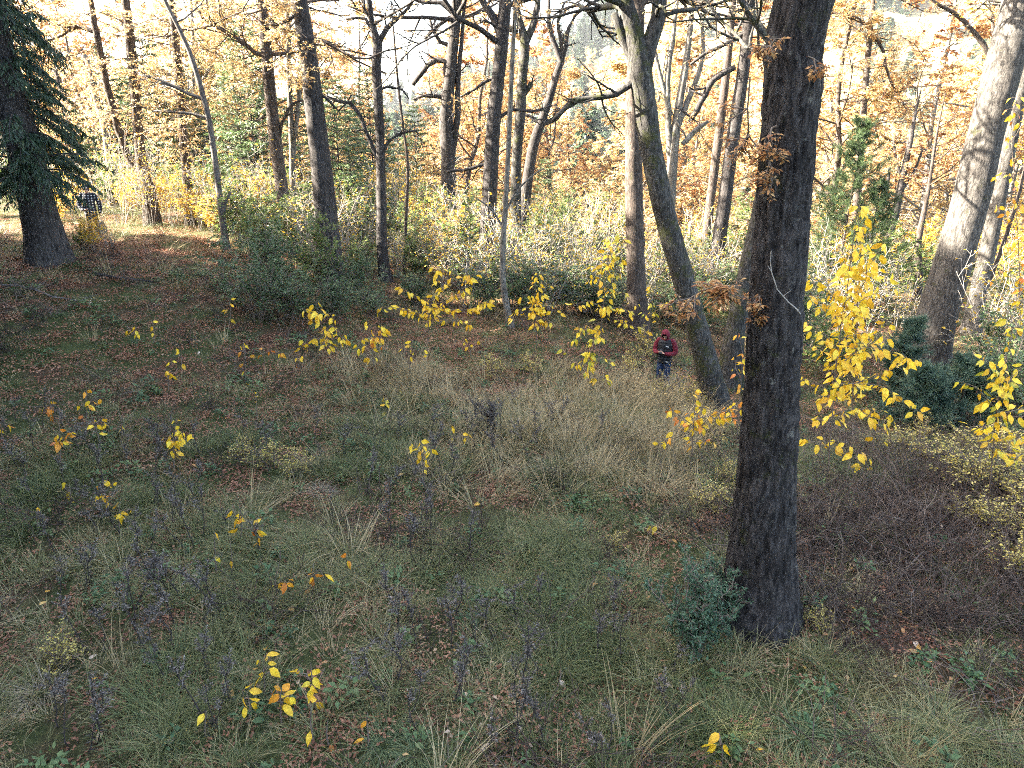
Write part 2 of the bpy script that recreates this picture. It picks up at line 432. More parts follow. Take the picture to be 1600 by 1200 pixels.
# ------------------------------------------------------------------ branch growth
UP = np.array([0, 0, 1.0])
def grow(wood, leaf, p, d, L, r, lvl, rng, c):
    """one branch: wood goes into the MB wood, leaves are collected in leaf as (P, D, N) arrays."""
    nseg = (6, 5, 4, 3)[min(lvl, 3)]
    pts = [np.array(p, float)]; dd = nrm(d)
    for i in range(nseg):
        dd = nrm(dd + rng.normal(0, c['wander'], 3) + UP * c['lift'][lvl])
        pts.append(pts[-1] + dd * L / nseg)
    pts = np.array(pts)
    tube(wood, pts, np.linspace(r, max(r * 0.35, 0.003), nseg + 1), (7, 5, 4, 3)[min(lvl, 3)])
    if lvl == c['max']:
        n = c['leaves']
        if n:
            n = max(1, rng.poisson(n))
            t = rng.uniform(0.1, 1.0, n) * nseg; k = np.minimum(t.astype(int), nseg - 1); f = (t - k)[:, None]
            P = pts[k] * (1 - f) + pts[k + 1] * f
            tan = nrm(pts[k + 1] - pts[k]); sd = nrm(np.cross(tan, UP) + 1e-6) * np.where(rng.random(n) < .5, 1, -1)[:, None]
            D = nrm(sd + tan * 0.6 + rng.normal(0, 0.35, (n, 3)) - UP * c.get('hang', 0.1))
            N = nrm(UP + rng.normal(0, c.get('tilt', 0.5), (n, 3)))
            leaf.append((P + D * 0.01, D, N))
    else:
        for k in range(c['n'][lvl]):
            t = (0.2 + 0.8 * (k + rng.random()) / c['n'][lvl]) * nseg; i = min(int(t), nseg - 1); q = pts[i] + (pts[i + 1] - pts[i]) * (t - i)
            tan = nrm(pts[i + 1] - pts[i])
            o = rng.normal(0, 1, 3); o[2] *= c.get('flat', 0.35); o = nrm(o - tan * o.dot(tan))
            grow(wood, leaf, q, nrm(tan * c.get('fwd', 0.7) + o), L * c['ratio'] * (1.15 - 0.5 * t / nseg) * rng.uniform(0.75, 1.2), max(r * 0.5, 0.004), lvl + 1, rng, c)

def put_leaves(mb, leaf, rng, L, W, mat=0, fold=0.2, bend=0.12, keep=1.0):
    if not leaf: return
    P = np.concatenate([a[0] for a in leaf]); D = np.concatenate([a[1] for a in leaf]); N = np.concatenate([a[2] for a in leaf])
    if keep < 1:
        k = rng.random(len(P)) < keep; P, D, N = P[k], D[k], N[k]
    s = rng.uniform(0.65, 1.25, len(P))
    leaf_cards(mb, P, D, N, L * s, W * s, mat, fold, bend)

# ------------------------------------------------------------------ the trees one can tell apart
CROWN = dict(wander=0.16, lift=[0.06, 0.03, -0.02, -0.02], max=2, n=[6, 5], ratio=0.5, leaves=14, hang=0.15, tilt=0.45, flat=0.3, fwd=0.65)
def near_tree(name, label, cat, pts, height, bark, crown=10, leafmat='gold', leafden=12, limbs=(), sides=16, relief=0.0, seed=1, sprays=(), step=0.35,
              leaf=(0.07, 0.035), crown_len=4.0, group=None, lean=0.0, base=None, broken=False, crown_from=6):
    """pts: trunk centre line in picture coordinates with its width (u, v, width); the first stands on the ground. limbs, sprays: the same, in the tree's own plane."""
    rng = np.random.default_rng(seed)
    g = ground(*(base or pts[0][:2])); Y = g[1]
    P3, R3 = [], []
    for k, (u, v, w) in enumerate(pts):
        p = g.copy() if k == 0 and base is None else on_plane(u, v, Y)
        p = p + np.array([0, lean * max(0, p[2] - g[2]), 0])
        P3.append(p); R3.append(w * 0.5 * depth(p) / FPX)
    if base is not None: P3.insert(0, g); R3.insert(0, R3[0] * 1.15)
    root = thing(name, label, cat, g, 0, group)
    P3 = [p - g for p in P3]
    if not broken:
        d = nrm(P3[-1] - P3[-2]); z0 = P3[-1][2]; extra = max(2.0, height - z0)
        for k in range(1, 5):
            d = nrm(d + np.array([rng.normal(0, .06), rng.normal(0, .06), 0.10]))
            P3.append(P3[-1] + d * extra / 4); R3.append(R3[-1] * (0.78 if k < 3 else 0.5))
    below = P3[0] - np.array([0, 0, 0.35]); P3.insert(0, below); R3.insert(0, R3[0] * 1.25)
    pp, rr = smooth_path(P3, R3, step)
    zz = pp[:, 2] - P3[1][2]
    rr = rr * (1 + 0.30 * np.exp(-np.clip(zz, 0, 9) / (1.6 * R3[1] + 0.1)))
    wood = MB(); tube(wood, pp, rr, sides, bark=relief, seed=seed * 3.7)
    link("trunk", wood.mesh("trunk", M[bark]), root)
    for lm in limbs:
        q = [on_plane(u, v, Y + (lm[0].get('dy', 0) * k if isinstance(lm[0], dict) else 0)) - g for k, (u, v, w) in enumerate(x for x in lm if not isinstance(x, dict))]
        rw = [w * 0.5 * depth(a + g) / FPX for a, (u, v, w) in zip(q, (x for x in lm if not isinstance(x, dict)))]
        if lean: q = [a + np.array([0, lean * max(0, a[2]), 0]) for a in q]
        a, b = smooth_path(q, rw, 0.25)
        a = a + rng.normal(0, 0.012, a.shape) * min(1, 20 * rw[0])
        lb = MB(); tube(lb, a, np.maximum(b, 0.005), 8 if rw[0] > 0.03 else 5)
        # side twigs of the limb
        lf = []
        o = lm[0] if isinstance(lm[0], dict) else {}
        cfg = dict(CROWN, max=1, n=[4], leaves=o.get('leaves', 0), ratio=0.5, lift=[0.02, 0, 0], wander=0.22)
        nt_ = o.get('twigs', 6)
        for k in range(nt_):
            i = rng.integers(len(a) // 4, len(a)); tan = nrm(a[min(i + 1, len(a) - 1)] - a[i - 1])
            grow(lb, lf, a[i], nrm(tan + rng.normal(0, 0.7, 3)), rng.uniform(0.4, 1.0) * o.get('tl', 1.0), max(0.006, b[i] * 0.4), 0, rng, cfg)
        put_leaves(lb, lf, rng, leaf[0], leaf[1], 1)
        link("limb", lb.mesh("limb", [M[bark], M[leafmat]]), root)
    # crown: mostly above the picture
    if crown:
        cw = MB(); lf = []
        top = P3[-1]; zs = sorted(rng.uniform(0.0, 1.0, crown))
        start = len(P3) - crown_from
        for t in zs:
            m_ = crown_from - 1; i = start + min(m_ - 1, int(t * m_)); f = t * m_ - int(t * m_) if t < 1 else 1.0
            q = P3[i] + (P3[i + 1] - P3[i]) * f
            az = rng.uniform(0, 2 * math.pi); d = np.array([math.cos(az), math.sin(az), rng.uniform(-0.1, 0.7)])
            grow(cw, lf, q, d, crown_len * (1.1 - 0.5 * t) * rng.uniform(0.7, 1.2), R3[i] * 0.42, 0, rng, dict(CROWN, leaves=leafden))
        put_leaves(cw, lf, rng, leaf[0] * 1.3, leaf[1] * 1.3, 1)
        link("crown", cw.mesh("crown", [M[bark], M[leafmat]]), root)
    # hanging leafy sprays that reach into the picture
    for sp in sprays:
        o = sp[0]; q = np.array([on_plane(u, v, Y + o.get('y', 0)) - g for (u, v) in sp[1:]])
        if o.get('from_trunk', True):
            q[0] = q[0]
        a, b = smooth_path(q, np.linspace(o.get('r', 0.025), 0.008, len(q)), 0.2)
        sb = MB(); lf = []; tube(sb, a, b, 5)
        cfg = dict(CROWN, max=1, n=[5], ratio=0.55, leaves=o.get('leaves', 9), lift=[-0.02, -0.02, 0], wander=0.15, flat=0.2)
        for k in range(o.get('twigs', 22)):
            i = rng.integers(1, len(a)); tan = nrm(a[min(i + 1, len(a) - 1)] - a[i - 1])
            sd = nrm(np.cross(tan, UP) + rng.normal(0, 0.25, 3)) * (1 if rng.random() < .5 else -1)
            grow(sb, lf, a[i], nrm(tan * 0.6 + sd + rng.normal(0, .3, 3) * np.array([1, 1, .5])), rng.uniform(0.5, 1.1) * o.get('tl', 1.0), 0.008, 0, rng, cfg)
        put_leaves(sb, lf, rng, o.get('L', leaf[0]), o.get('W', leaf[1]), 1)
        link("branch", sb.mesh("branch", [M['twig'], M[o.get('mat', leafmat)]]), root)
    return root, g, Y

# big trunk in front
big, big_g, big_Y = near_tree("tree", "massive dark furrowed trunk, the widest and nearest tree", "tree",
    [(1184, 966, 108), (1187, 905, 98), (1194, 790, 89), (1205, 620, 83), (1215, 450, 83), (1225, 300, 83), (1239, 140, 87), (1257, 0, 92)], 19, 'bark_big',
    crown=12, leafmat='orange', leafden=8, sides=84, relief=0.032, seed=3, step=0.055, crown_len=5, crown_from=4,
    sprays=[({'y': -0.38, 'twigs': 5, 'tl': 0.2, 'leaves': 6, 'r': 0.008, 'L': 0.052, 'W': 0.025, 'mat': 'orange'}, (1222, 62), (1212, 60), (1203, 72)),
            ({'y': -0.36, 'twigs': 5, 'tl': 0.2, 'leaves': 6, 'r': 0.008, 'L': 0.052, 'W': 0.025, 'mat': 'orange'}, (1214, 196), (1206, 200), (1200, 225)),
            ({'y': -0.36, 'twigs': 5, 'tl': 0.18, 'leaves': 6, 'r': 0.008, 'L': 0.052, 'W': 0.025, 'mat': 'orange'}, (1206, 240), (1202, 250), (1206, 270)),
            ({'y': -0.36, 'twigs': 3, 'tl': 0.15, 'leaves': 4, 'r': 0.007, 'L': 0.055, 'W': 0.026, 'mat': 'orange'}, (1262, 88), (1272, 92), (1280, 98)),
            ({'y': 0.0, 'twigs': 14, 'tl': 0.32, 'leaves': 6, 'r': 0.008, 'L': 0.075, 'W': 0.03, 'mat': 'orange'}, (1170, 470), (1130, 452), (1085, 462)),
            ({'y': 0.0, 'twigs': 10, 'tl': 0.28, 'leaves': 6, 'r': 0.008, 'L': 0.075, 'W': 0.03, 'mat': 'orange'}, (1168, 440), (1182, 448), (1190, 480)),
            ({'y': 0.1, 'twigs': 8, 'tl': 0.3, 'leaves': 4, 'r': 0.008, 'L': 0.06, 'W': 0.03, 'mat': 'orange'}, (1172, 120), (1168, 170), (1170, 210))])
bt = MB()
q = np.array([on_plane(u, v, big_Y - 0.36) - big_g for (u, v) in ((1205, 392), (1206, 425), (1215, 452), (1232, 472), (1252, 490))])
a, b = smooth_path(q, [0.003, 0.005, 0.006, 0.007, 0.009], 0.08)
a = a + np.random.default_rng(1).normal(0, .006, a.shape)
tube(bt, a, b, 6)
for i_, dx in ((2, -.05), (5, .06), (8, -.04)): tube(bt, [a[i_], a[i_] + np.array([dx, -.02, .06])], [.004, .002], 4)
tag(link("dead_branch", bt.mesh("dead_branch", M['twig_pale']), big), "pale bare dead branch bending up from the trunk")

near_tree("tree", "mossy tree leaning left beside the big trunk, forked above a broken snag", "tree",
    [(1124, 650, 40), (1098, 545, 35), (1066, 430, 34), (1038, 330, 34), (1018, 235, 35), (1006, 150, 36), (998, 90, 35), (986, 40, 30), (976, 0, 26)], 15, 'bark_moss',
    crown=8, leafmat='gold', leafden=5, sides=36, relief=0.018, seed=5, step=0.1, crown_len=3.4,
    limbs=[[{'twigs': 3}, (1004, 110, 28), (1016, 70, 26), (1028, 30, 24), (1034, -20, 22), (1040, -90, 14)],
           [{'twigs': 0}, (992, 100, 16), (976, 70, 15), (966, 40, 13), (959, 22, 11)],
           [{'twigs': 1, 'tl': .6}, (1012, 66, 16), (1028, 36, 9), (1036, 24, 7), (1060, 18, 6), (1090, 14, 5)],
           [{'twigs': 9, 'tl': 1.2}, (1000, 140, 13), (984, 132, 12), (964, 148, 11), (940, 152, 9), (905, 155, 8), (882, 170, 7), (862, 190, 5)],
           [{'twigs': 4, 'tl': .8}, (1030, 320, 10), (990, 175, 5), (978, 172, 4)]][:4])
near_tree("tree", "straight upright brown trunk standing just behind the mossy leaning tree", "tree",
    [(997, 524, 34), (994, 430, 29), (991, 320, 28), (990, 230, 27), (991, 150, 26), (994, 70, 24), (996, 0, 22)], 17, 'bark_brown', crown=8, leafden=5, sides=28, relief=0.014, seed=8, step=0.14)
near_tree("tree", "trunk half hidden behind the big trunk, mossy at its foot", "tree",
    [(1138, 602, 40), (1148, 520, 30), (1166, 430, 28), (1198, 280, 26), (1218, 120, 24), (1234, 0, 22)], 17, 'bark_moss', crown=8, leafden=6, sides=24, relief=0.012, seed=9, step=0.15)
near_tree("tree", "dark slanting trunk between mossy tree and big trunk", "tree",
    [(1104, 470, 24), (1116, 420, 22), (1130, 330, 21), (1146, 210, 20), (1160, 120, 19), (1168, 50, 17), (1172, 0, 16)], 17, 'bark', crown=8, leafden=8, sides=14, seed=10, leafmat='orange',
    limbs=[[{'twigs': 8, 'leaves': 5}, (1148, 105, 9), (1115, 125, 10), (1095, 160, 10), (1078, 190, 8)], [{'twigs': 6, 'leaves': 6}, (1168, 50, 7), (1135, 68, 6), (1100, 85, 5), (1080, 100, 4)]])
near_tree("tree", "slim reddish brown trunk behind the dark slanting trunk", "tree",
    [(1098, 425, 15), (1108, 330, 14), (1122, 220, 14), (1134, 120, 13), (1142, 40, 12), (1145, 0, 11)], 16, 'bark_brown', crown=9, leafden=12, sides=10, seed=12, leafmat='orange')
near_tree("tree", "crooked grey tree with several upright stems right of the mossy fork", "tree",
    [(1040, 440, 20), (1046, 330, 18), (1052, 240, 16), (1060, 170, 13), (1070, 110, 11), (1078, 50, 9), (1082, 0, 8)], 14, 'bark_pale', crown=7, leafden=6, sides=10, seed=13,
    limbs=[[{'twigs': 4}, (1048, 260, 11), (1044, 180, 10), (1044, 110, 9), (1052, 60, 7), (1058, 0, 5)], [{'twigs': 4}, (1058, 200, 9), (1078, 150, 9), (1098, 90, 7), (1095, 20, 5)],
           [{'twigs': 2}, (1066, 225, 8), (1080, 212, 9), (1092, 200, 7), (1106, 190, 5)], [{'twigs': 3}, (1048, 180, 8), (1030, 110, 6), (1020, 60, 4)]])
near_tree("tree", "rough dark trunk rising from the evergreen bush behind the slender pale stem", "tree",
    [(757, 458, 28), (760, 390, 25), (766, 280, 24), (772, 180, 22), (782, 90, 21), (790, 0, 20)], 17, 'bark', crown=8, leafden=9, sides=18, relief=0.012, seed=14, step=0.2,
    limbs=[[{'twigs': 5}, (783, 60, 12), (770, 25, 12), (752, 0, 10), (740, -30, 7)], [{'twigs': 6, 'leaves': 3}, (776, 120, 6), (755, 128, 5), (742, 138, 4), (722, 150, 3)],
           [{'twigs': 5}, (768, 250, 6), (740, 262, 5), (700, 268, 4)], [{'twigs': 5}, (772, 190, 6), (800, 172, 5), (830, 175, 4), (862, 165, 3)]])
near_tree("sapling_tree", "slender pale grey stem bending a little, in front of the rough dark trunk", "tree",
    [(798, 512, 11), (786, 445, 10), (786, 380, 9), (791, 300, 8), (797, 170, 8), (802, 60, 7), (806, 0, 7)], 13, 'bark_pale', crown=5, leafden=9, sides=9, seed=15, crown_len=2.0,
    limbs=[[{'twigs': 3, 'tl': .5}, (788, 360, 4), (770, 330, 3), (745, 310, 2)], [{'twigs': 3, 'tl': .5}, (790, 330, 4), (815, 290, 3), (850, 262, 2)]])
near_tree("tree", "knotty trunk with hooked dead limb curling down to the left", "tree",
    [(702, 402, 26), (701, 330, 23), (700, 250, 23), (697, 180, 21), (704, 110, 18), (711, 40, 17), (714, 0, 16)], 17, 'bark', crown=8, leafden=9, sides=16, relief=0.012, seed=17, step=0.22,
    limbs=[[{'twigs': 2}, (697, 116, 9), (696, 97, 9), (682, 94, 9), (668, 102, 8), (656, 118, 8), (646, 131, 7)],
           [{'twigs': 5}, (694, 152, 7), (678, 150, 6), (660, 150, 5), (645, 156, 3)], [{'twigs': 5, 'leaves': 4}, (704, 72, 7), (688, 66, 6), (676, 45, 5), (672, 30, 4)],
           [{'twigs': 3}, (706, 240, 11), (714, 190, 10), (716, 120, 8), (722, 60, 6), (726, 0, 5)], [{'twigs': 5}, (708, 22, 8), (690, 5, 7), (660, 3, 6), (640, -6, 4)],
           [{'twigs': 4}, (712, 25, 7), (690, 35, 6), (665, 60, 4)]])
near_tree("tree", "black slim trunk, forked at the top and set between the two bushes", "tree",
    [(603, 438, 18), (597, 390, 17), (596, 310, 16), (594, 220, 15), (590, 140, 15), (588, 100, 15), (590, 70, 15), (582, 40, 10), (576, 0, 9)], 14, 'bark', crown=6, leafden=9, sides=14, relief=0.014, seed=18, step=0.2,
    limbs=[[{'twigs': 6}, (590, 68, 9), (604, 45, 8), (622, 28, 6), (640, 10, 5), (650, -10, 4)],
           [{'twigs': 6, 'tl': 1.1}, (592, 252, 7), (576, 215, 7), (562, 180, 6), (548, 160, 6), (530, 158, 5), (512, 152, 4)],
           [{'twigs': 5}, (598, 240, 6), (606, 222, 5), (622, 210, 4), (650, 204, 3)], [{'twigs': 4}, (584, 52, 6), (572, 30, 5), (558, 28, 4), (540, 30, 3)],
           [{'twigs': 5}, (592, 140, 4), (606, 135, 4), (628, 140, 3), (640, 155, 2)], [{'twigs': 5}, (588, 45, 4), (570, 15, 4), (568, -10, 3)]])
near_tree("sapling_tree", "thin wiry brown stem right of the black slim trunk", "tree",
    [(630, 432, 6), (634, 350, 5), (637, 260, 5), (630, 200, 4), (622, 130, 4), (616, 60, 3)], 10, 'bark_brown', crown=4, leafden=3, sides=7, seed=19, crown_len=1.5)
near_tree("tree", "stout straight grey trunk left of centre, standing in the evergreen bushes", "tree",
    [(517, 442, 42), (513, 380, 36), (505, 290, 33), (496, 210, 31), (486, 120, 29), (476, 50, 27), (467, 0, 25)], 19, 'bark', crown=10, leafden=9, sides=30, relief=0.016, seed=20, step=0.16, leafmat='gold',
    sprays=[({'y': -0.5, 'twigs': 16, 'tl': .7, 'leaves': 10, 'r': .02}, (480, 60), (455, 42), (430, 50)), ({'y': -0.5, 'twigs': 16, 'tl': .6, 'leaves': 10, 'r': .02}, (484, 70), (470, 105), (462, 130)),
            ({'y': -0.6, 'twigs': 14, 'tl': .7, 'leaves': 10, 'r': .02}, (470, 0), (450, 8), (425, 4))],
    limbs=[[{'twigs': 5}, (470, 20, 6), (450, 30, 6), (437, 40, 5), (425, 38, 4)], [{'twigs': 6}, (498, 145, 5), (512, 155, 4), (530, 172, 3), (548, 150, 2)]])
near_tree("tree", "grey trunk hung with orange leaf sprays, left of the stout straight trunk", "tree",
    [(452, 386, 24), (446, 335, 21), (438, 280, 20), (428, 200, 19), (420, 120, 18), (414, 50, 17), (410, 0, 16)], 18, 'bark_brown', crown=10, leafden=13, sides=16, relief=0.012, seed=21, step=0.25, leafmat='gold',
    limbs=[[{'twigs': 12, 'leaves': 7, 'tl': 1.4}, (418, 88, 7), (398, 82, 7), (372, 62, 6), (345, 45, 6), (318, 30, 5), (305, 8, 4)],
           [{'twigs': 8, 'leaves': 7}, (424, 85, 6), (450, 84, 5), (470, 80, 4)], [{'twigs': 5}, (432, 230, 5), (450, 172, 5), (468, 158, 4)]],
    sprays=[({'twigs': 26, 'tl': 1.2, 'leaves': 11}, (415, 40), (385, 20), (340, 12), (300, 18)), ({'twigs': 24, 'tl': 1.1, 'leaves': 11}, (418, 105), (400, 118), (380, 112)),
            ({'twigs': 24, 'tl': 1.0, 'leaves': 11, 'y': -1}, (420, 110), (440, 100), (462, 112)), ({'twigs': 24, 'tl': 1.2, 'leaves': 11, 'y': 1}, (412, 20), (440, 5), (470, 15))])
near_tree("tree", "thin double stemmed pale trunk seen behind the orange hung trunk", "tree",
    [(466, 372, 10), (458, 300, 9), (456, 220, 9), (452, 120, 8), (449, 0, 8)], 15, 'bark_pale', crown=7, leafden=12, sides=9, seed=22,
    limbs=[[{'twigs': 3}, (457, 250, 7), (464, 180, 7), (468, 120, 6), (470, 60, 5)]])
near_tree("tree", "slim leaning tree with pale lit foot at the edge of the clearing", "tree",
    [(354, 390, 11), (346, 330, 10), (338, 265, 9), (327, 190, 9), (312, 130, 8), (296, 80, 7), (280, 45, 7), (262, 10, 6)], 11, 'bark_thin', crown=6, leafden=12, sides=10, seed=23, crown_len=2.5,
    limbs=[[{'twigs': 10, 'leaves': 8, 'tl': 1.2}, (318, 156, 6), (292, 145, 5), (262, 130, 5), (235, 120, 4), (215, 116, 3)], [{'twigs': 8, 'leaves': 6}, (321, 184, 5), (300, 178, 4), (275, 176, 4), (240, 173, 3)],
           [{'twigs': 2}, (350, 345, 6), (352, 315, 5), (360, 300, 4)]])
near_tree("tree", "upright orange brown trunk behind the pale leaning tree", "tree",
    [(298, 352, 15), (293, 290, 14), (287, 220, 13), (280, 130, 12), (274, 60, 11), (268, 0, 11)], 16, 'bark_brown', crown=9, leafden=16, sides=12, seed=24,
    sprays=[({'twigs': 24, 'tl': 1.3, 'leaves': 11}, (284, 130), (250, 110), (215, 118)), ({'twigs': 24, 'tl': 1.3, 'leaves': 11}, (276, 40), (240, 30), (200, 45)), ({'twigs': 26, 'tl': 1.4, 'leaves': 12}, (282, 90), (310, 75), (350, 90)), ({'twigs': 26, 'tl': 1.4, 'leaves': 12}, (286, 160), (320, 150), (350, 158)), ({'twigs': 26, 'tl': 1.4, 'leaves': 12, 'y': 2}, (272, 20), (310, 5), (360, 20))])
near_tree("tree", "tree split low into two trunks, on the rise beyond the clearing", "tree",
    [(239, 352, 24), (232, 300, 21), (222, 262, 18), (216, 205, 16), (210, 130, 15), (203, 60, 14), (196, 0, 13)], 17, 'bark_brown', crown=10, leafden=16, sides=14, relief=0.012, seed=25, step=0.3,
    limbs=[[{'twigs': 4, 'leaves': 6}, (220, 268, 15), (203, 250, 13), (190, 215, 12), (178, 175, 11), (166, 130, 10), (155, 75, 10), (146, 25, 9), (138, -20, 8)],
           [{'twigs': 8, 'leaves': 7}, (158, 95, 5), (140, 50, 4), (112, 16, 4), (75, 25, 3)][:0] or [{'twigs': 9, 'leaves': 8}, (144, 48, 5), (126, 42, 5), (100, 42, 4), (65, 26, 3)],
           [{'twigs': 9, 'leaves': 8}, (150, 52, 5), (120, 42, 4), (96, 56, 4), (64, 66, 3)]],
    sprays=[({'twigs': 28, 'tl': 1.5, 'leaves': 11}, (205, 90), (170, 95), (130, 110)), ({'twigs': 28, 'tl': 1.5, 'leaves': 11}, (215, 180), (190, 172), (160, 180)), ({'twigs': 28, 'tl': 1.5, 'leaves': 12}, (200, 40), (160, 20), (110, 28)), ({'twigs': 28, 'tl': 1.5, 'leaves': 12}, (208, 120), (240, 130), (270, 140)), ({'twigs': 28, 'tl': 1.5, 'leaves': 12, 'y': 1.5}, (170, 130), (130, 150), (95, 165)), ({'twigs': 28, 'tl': 1.5, 'leaves': 12, 'y': -1}, (216, 210), (250, 200), (285, 205))])
near_tree("tree", "broken leaning trunk left of the split tree, in full sun", "tree", [(124, 300, 12), (117, 232, 11), (104, 175, 10), (96, 140, 9), (86, 105, 6)], 8, 'bark_brown', crown=0, sides=10, seed=26, broken=True,
    base=(124, 318), limbs=[[{'twigs': 6, 'leaves': 8}, (98, 150, 4), (88, 110, 4), (84, 80, 3)]])
near_tree("tree", "short snapped trunk close beside the split tree", "tree", [(176, 300, 12), (165, 205, 11), (152, 160, 10), (143, 115, 9), (133, 86, 8)], 8, 'bark_pale', crown=0, sides=10, seed=27, broken=True, base=(178, 322))
near_tree("tree", "mossy knobbed trunk dividing high up, just right of the slender pale stem", "tree",
    [(806, 425, 20), (806, 330, 18), (807, 250, 16), (813, 180, 16), (816, 120, 16), (820, 70, 16), (812, 30, 9), (806, 0, 8)], 15, 'bark_moss', crown=7, leafden=9, sides=14, seed=28, relief=0.012, step=0.22,
    limbs=[[{'twigs': 5}, (820, 70, 12), (832, 40, 11), (840, 10, 9), (842, -30, 7)], [{'twigs': 4}, (812, 160, 7), (830, 130, 8), (845, 165, 7)][:3], [{'twigs': 3}, (808, 52, 9), (800, 46, 11), (790, 46, 6)]])
near_tree("tree", "forked grey tree spreading like a hand, in front of hazy firs", "tree",
    [(812, 402, 18), (822, 300, 17), (834, 225, 16), (846, 190, 14), (860, 150, 12), (868, 120, 11), (877, 96, 11), (868, 72, 8), (858, 40, 7), (858, 0, 5)], 12, 'bark', crown=5, leafden=9, sides=12, seed=29, crown_len=2,
    limbs=[[{'twigs': 5}, (877, 96, 8), (884, 72, 7), (888, 45, 5), (900, 25, 4), (922, 5, 3)], [{'twigs': 5}, (878, 92, 6), (876, 60, 6), (872, 34, 5), (882, 5, 3)],
           [{'twigs': 6, 'tl': 1.3}, (846, 194, 9), (868, 185, 8), (885, 165, 7), (900, 155, 6), (930, 150, 5)], [{'twigs': 5}, (840, 190, 7), (825, 180, 5), (812, 178, 4)]])
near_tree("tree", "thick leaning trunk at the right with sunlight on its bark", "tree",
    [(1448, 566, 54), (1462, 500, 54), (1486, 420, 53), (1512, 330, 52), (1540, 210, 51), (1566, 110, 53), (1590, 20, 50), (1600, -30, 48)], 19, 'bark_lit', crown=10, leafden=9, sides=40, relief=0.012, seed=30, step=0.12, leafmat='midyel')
near_tree("tree", "slim dark trunk right behind the sunlit leaning trunk, with a long arching limb", "tree",
    [(1462, 480, 17), (1484, 380, 16), (1505, 290, 15), (1524, 210, 15), (1545, 120, 14), (1560, 50, 13), (1572, 0, 12)], 16, 'bark_brown', crown=8, leafden=8, sides=12, seed=31,
    limbs=[[{'twigs': 5, 'leaves': 5}, (1548, 96, 8), (1535, 68, 8), (1515, 42, 7), (1490, 20, 6), (1468, 8, 5), (1452, -4, 4)], [{'twigs': 4, 'leaves': 4}, (1550, 86, 5), (1553, 50, 5), (1545, 10, 4)]])
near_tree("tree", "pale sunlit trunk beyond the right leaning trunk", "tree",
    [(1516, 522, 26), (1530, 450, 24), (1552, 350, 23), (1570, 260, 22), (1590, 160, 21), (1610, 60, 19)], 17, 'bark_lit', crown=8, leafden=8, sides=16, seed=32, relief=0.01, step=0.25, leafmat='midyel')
near_tree("sapling_tree", "thin dark shoot slanting up at the right edge", "tree", [(1514, 518, 7), (1540, 455, 6), (1568, 380, 6), (1590, 310, 5), (1606, 240, 4)], 9, 'bark_brown', crown=3, leafden=5, sides=7, seed=33, crown_len=1.4, leafmat='midyel')
near_tree("tree", "golden leaved tree with layered branches between big trunk and leaning trunk", "tree",
    [(1336, 430, 14), (1338, 340, 12), (1344, 240, 11), (1350, 160, 10), (1356, 90, 9), (1362, 20, 8)], 14, 'bark_brown', crown=9, leafden=16, sides=10, seed=34, leafmat='gold',
    limbs=[[{'twigs': 12, 'leaves': 9, 'tl': 1.4}, (1300, 22, 6), (1340, 30, 6), (1362, 52, 5), (1380, 80, 5), (1386, 112, 4), (1402, 145, 3)]],
    sprays=[({'twigs': 30, 'tl': 1.5, 'leaves': 12}, (1356, 60), (1330, 40), (1295, 28)), ({'twigs': 30, 'tl': 1.5, 'leaves': 12}, (1352, 110), (1320, 100), (1288, 112)), ({'twigs': 30, 'tl': 1.5, 'leaves': 12}, (1354, 60), (1390, 50), (1430, 70)),
            ({'twigs': 30, 'tl': 1.5, 'leaves': 12}, (1352, 110), (1400, 100), (1450, 105)), ({'twigs': 26, 'tl': 1.4, 'leaves': 12}, (1346, 190), (1390, 175), (1440, 185)), ({'twigs': 24, 'tl': 1.3, 'leaves': 11}, (1344, 240), (1400, 222), (1470, 200))])
near_tree("tree", "low dark forked tree below the golden layers, far right of the big trunk", "tree",
    [(1378, 440, 15), (1386, 380, 13), (1400, 330, 12), (1408, 290, 11), (1416, 250, 9), (1424, 215, 7)], 9, 'bark', crown=5, leafden=6, sides=10, seed=35, crown_len=2,
    limbs=[[{'twigs': 5, 'leaves': 4}, (1388, 372, 7), (1376, 340, 6), (1384, 300, 5), (1390, 262, 4)], [{'twigs': 5, 'leaves': 4}, (1408, 300, 5), (1428, 268, 4), (1440, 235, 3)], [{'twigs': 6, 'leaves': 5}, (1360, 260, 4), (1400, 232, 5), (1440, 205, 4), (1465, 185, 3)][:0] or [{'twigs': 4, 'leaves': 4}, (1410, 280, 5), (1400, 250, 4), (1396, 220, 3)]])
near_tree("tree", "twisted orange tree low behind the yellow sapling on the right", "tree", [(1432, 470, 13), (1436, 430, 11), (1434, 385, 10), (1442, 340, 8), (1450, 300, 6)], 9, 'bark_brown', crown=8, leafden=14, sides=9, seed=36, crown_len=2.6, leafmat='orange')

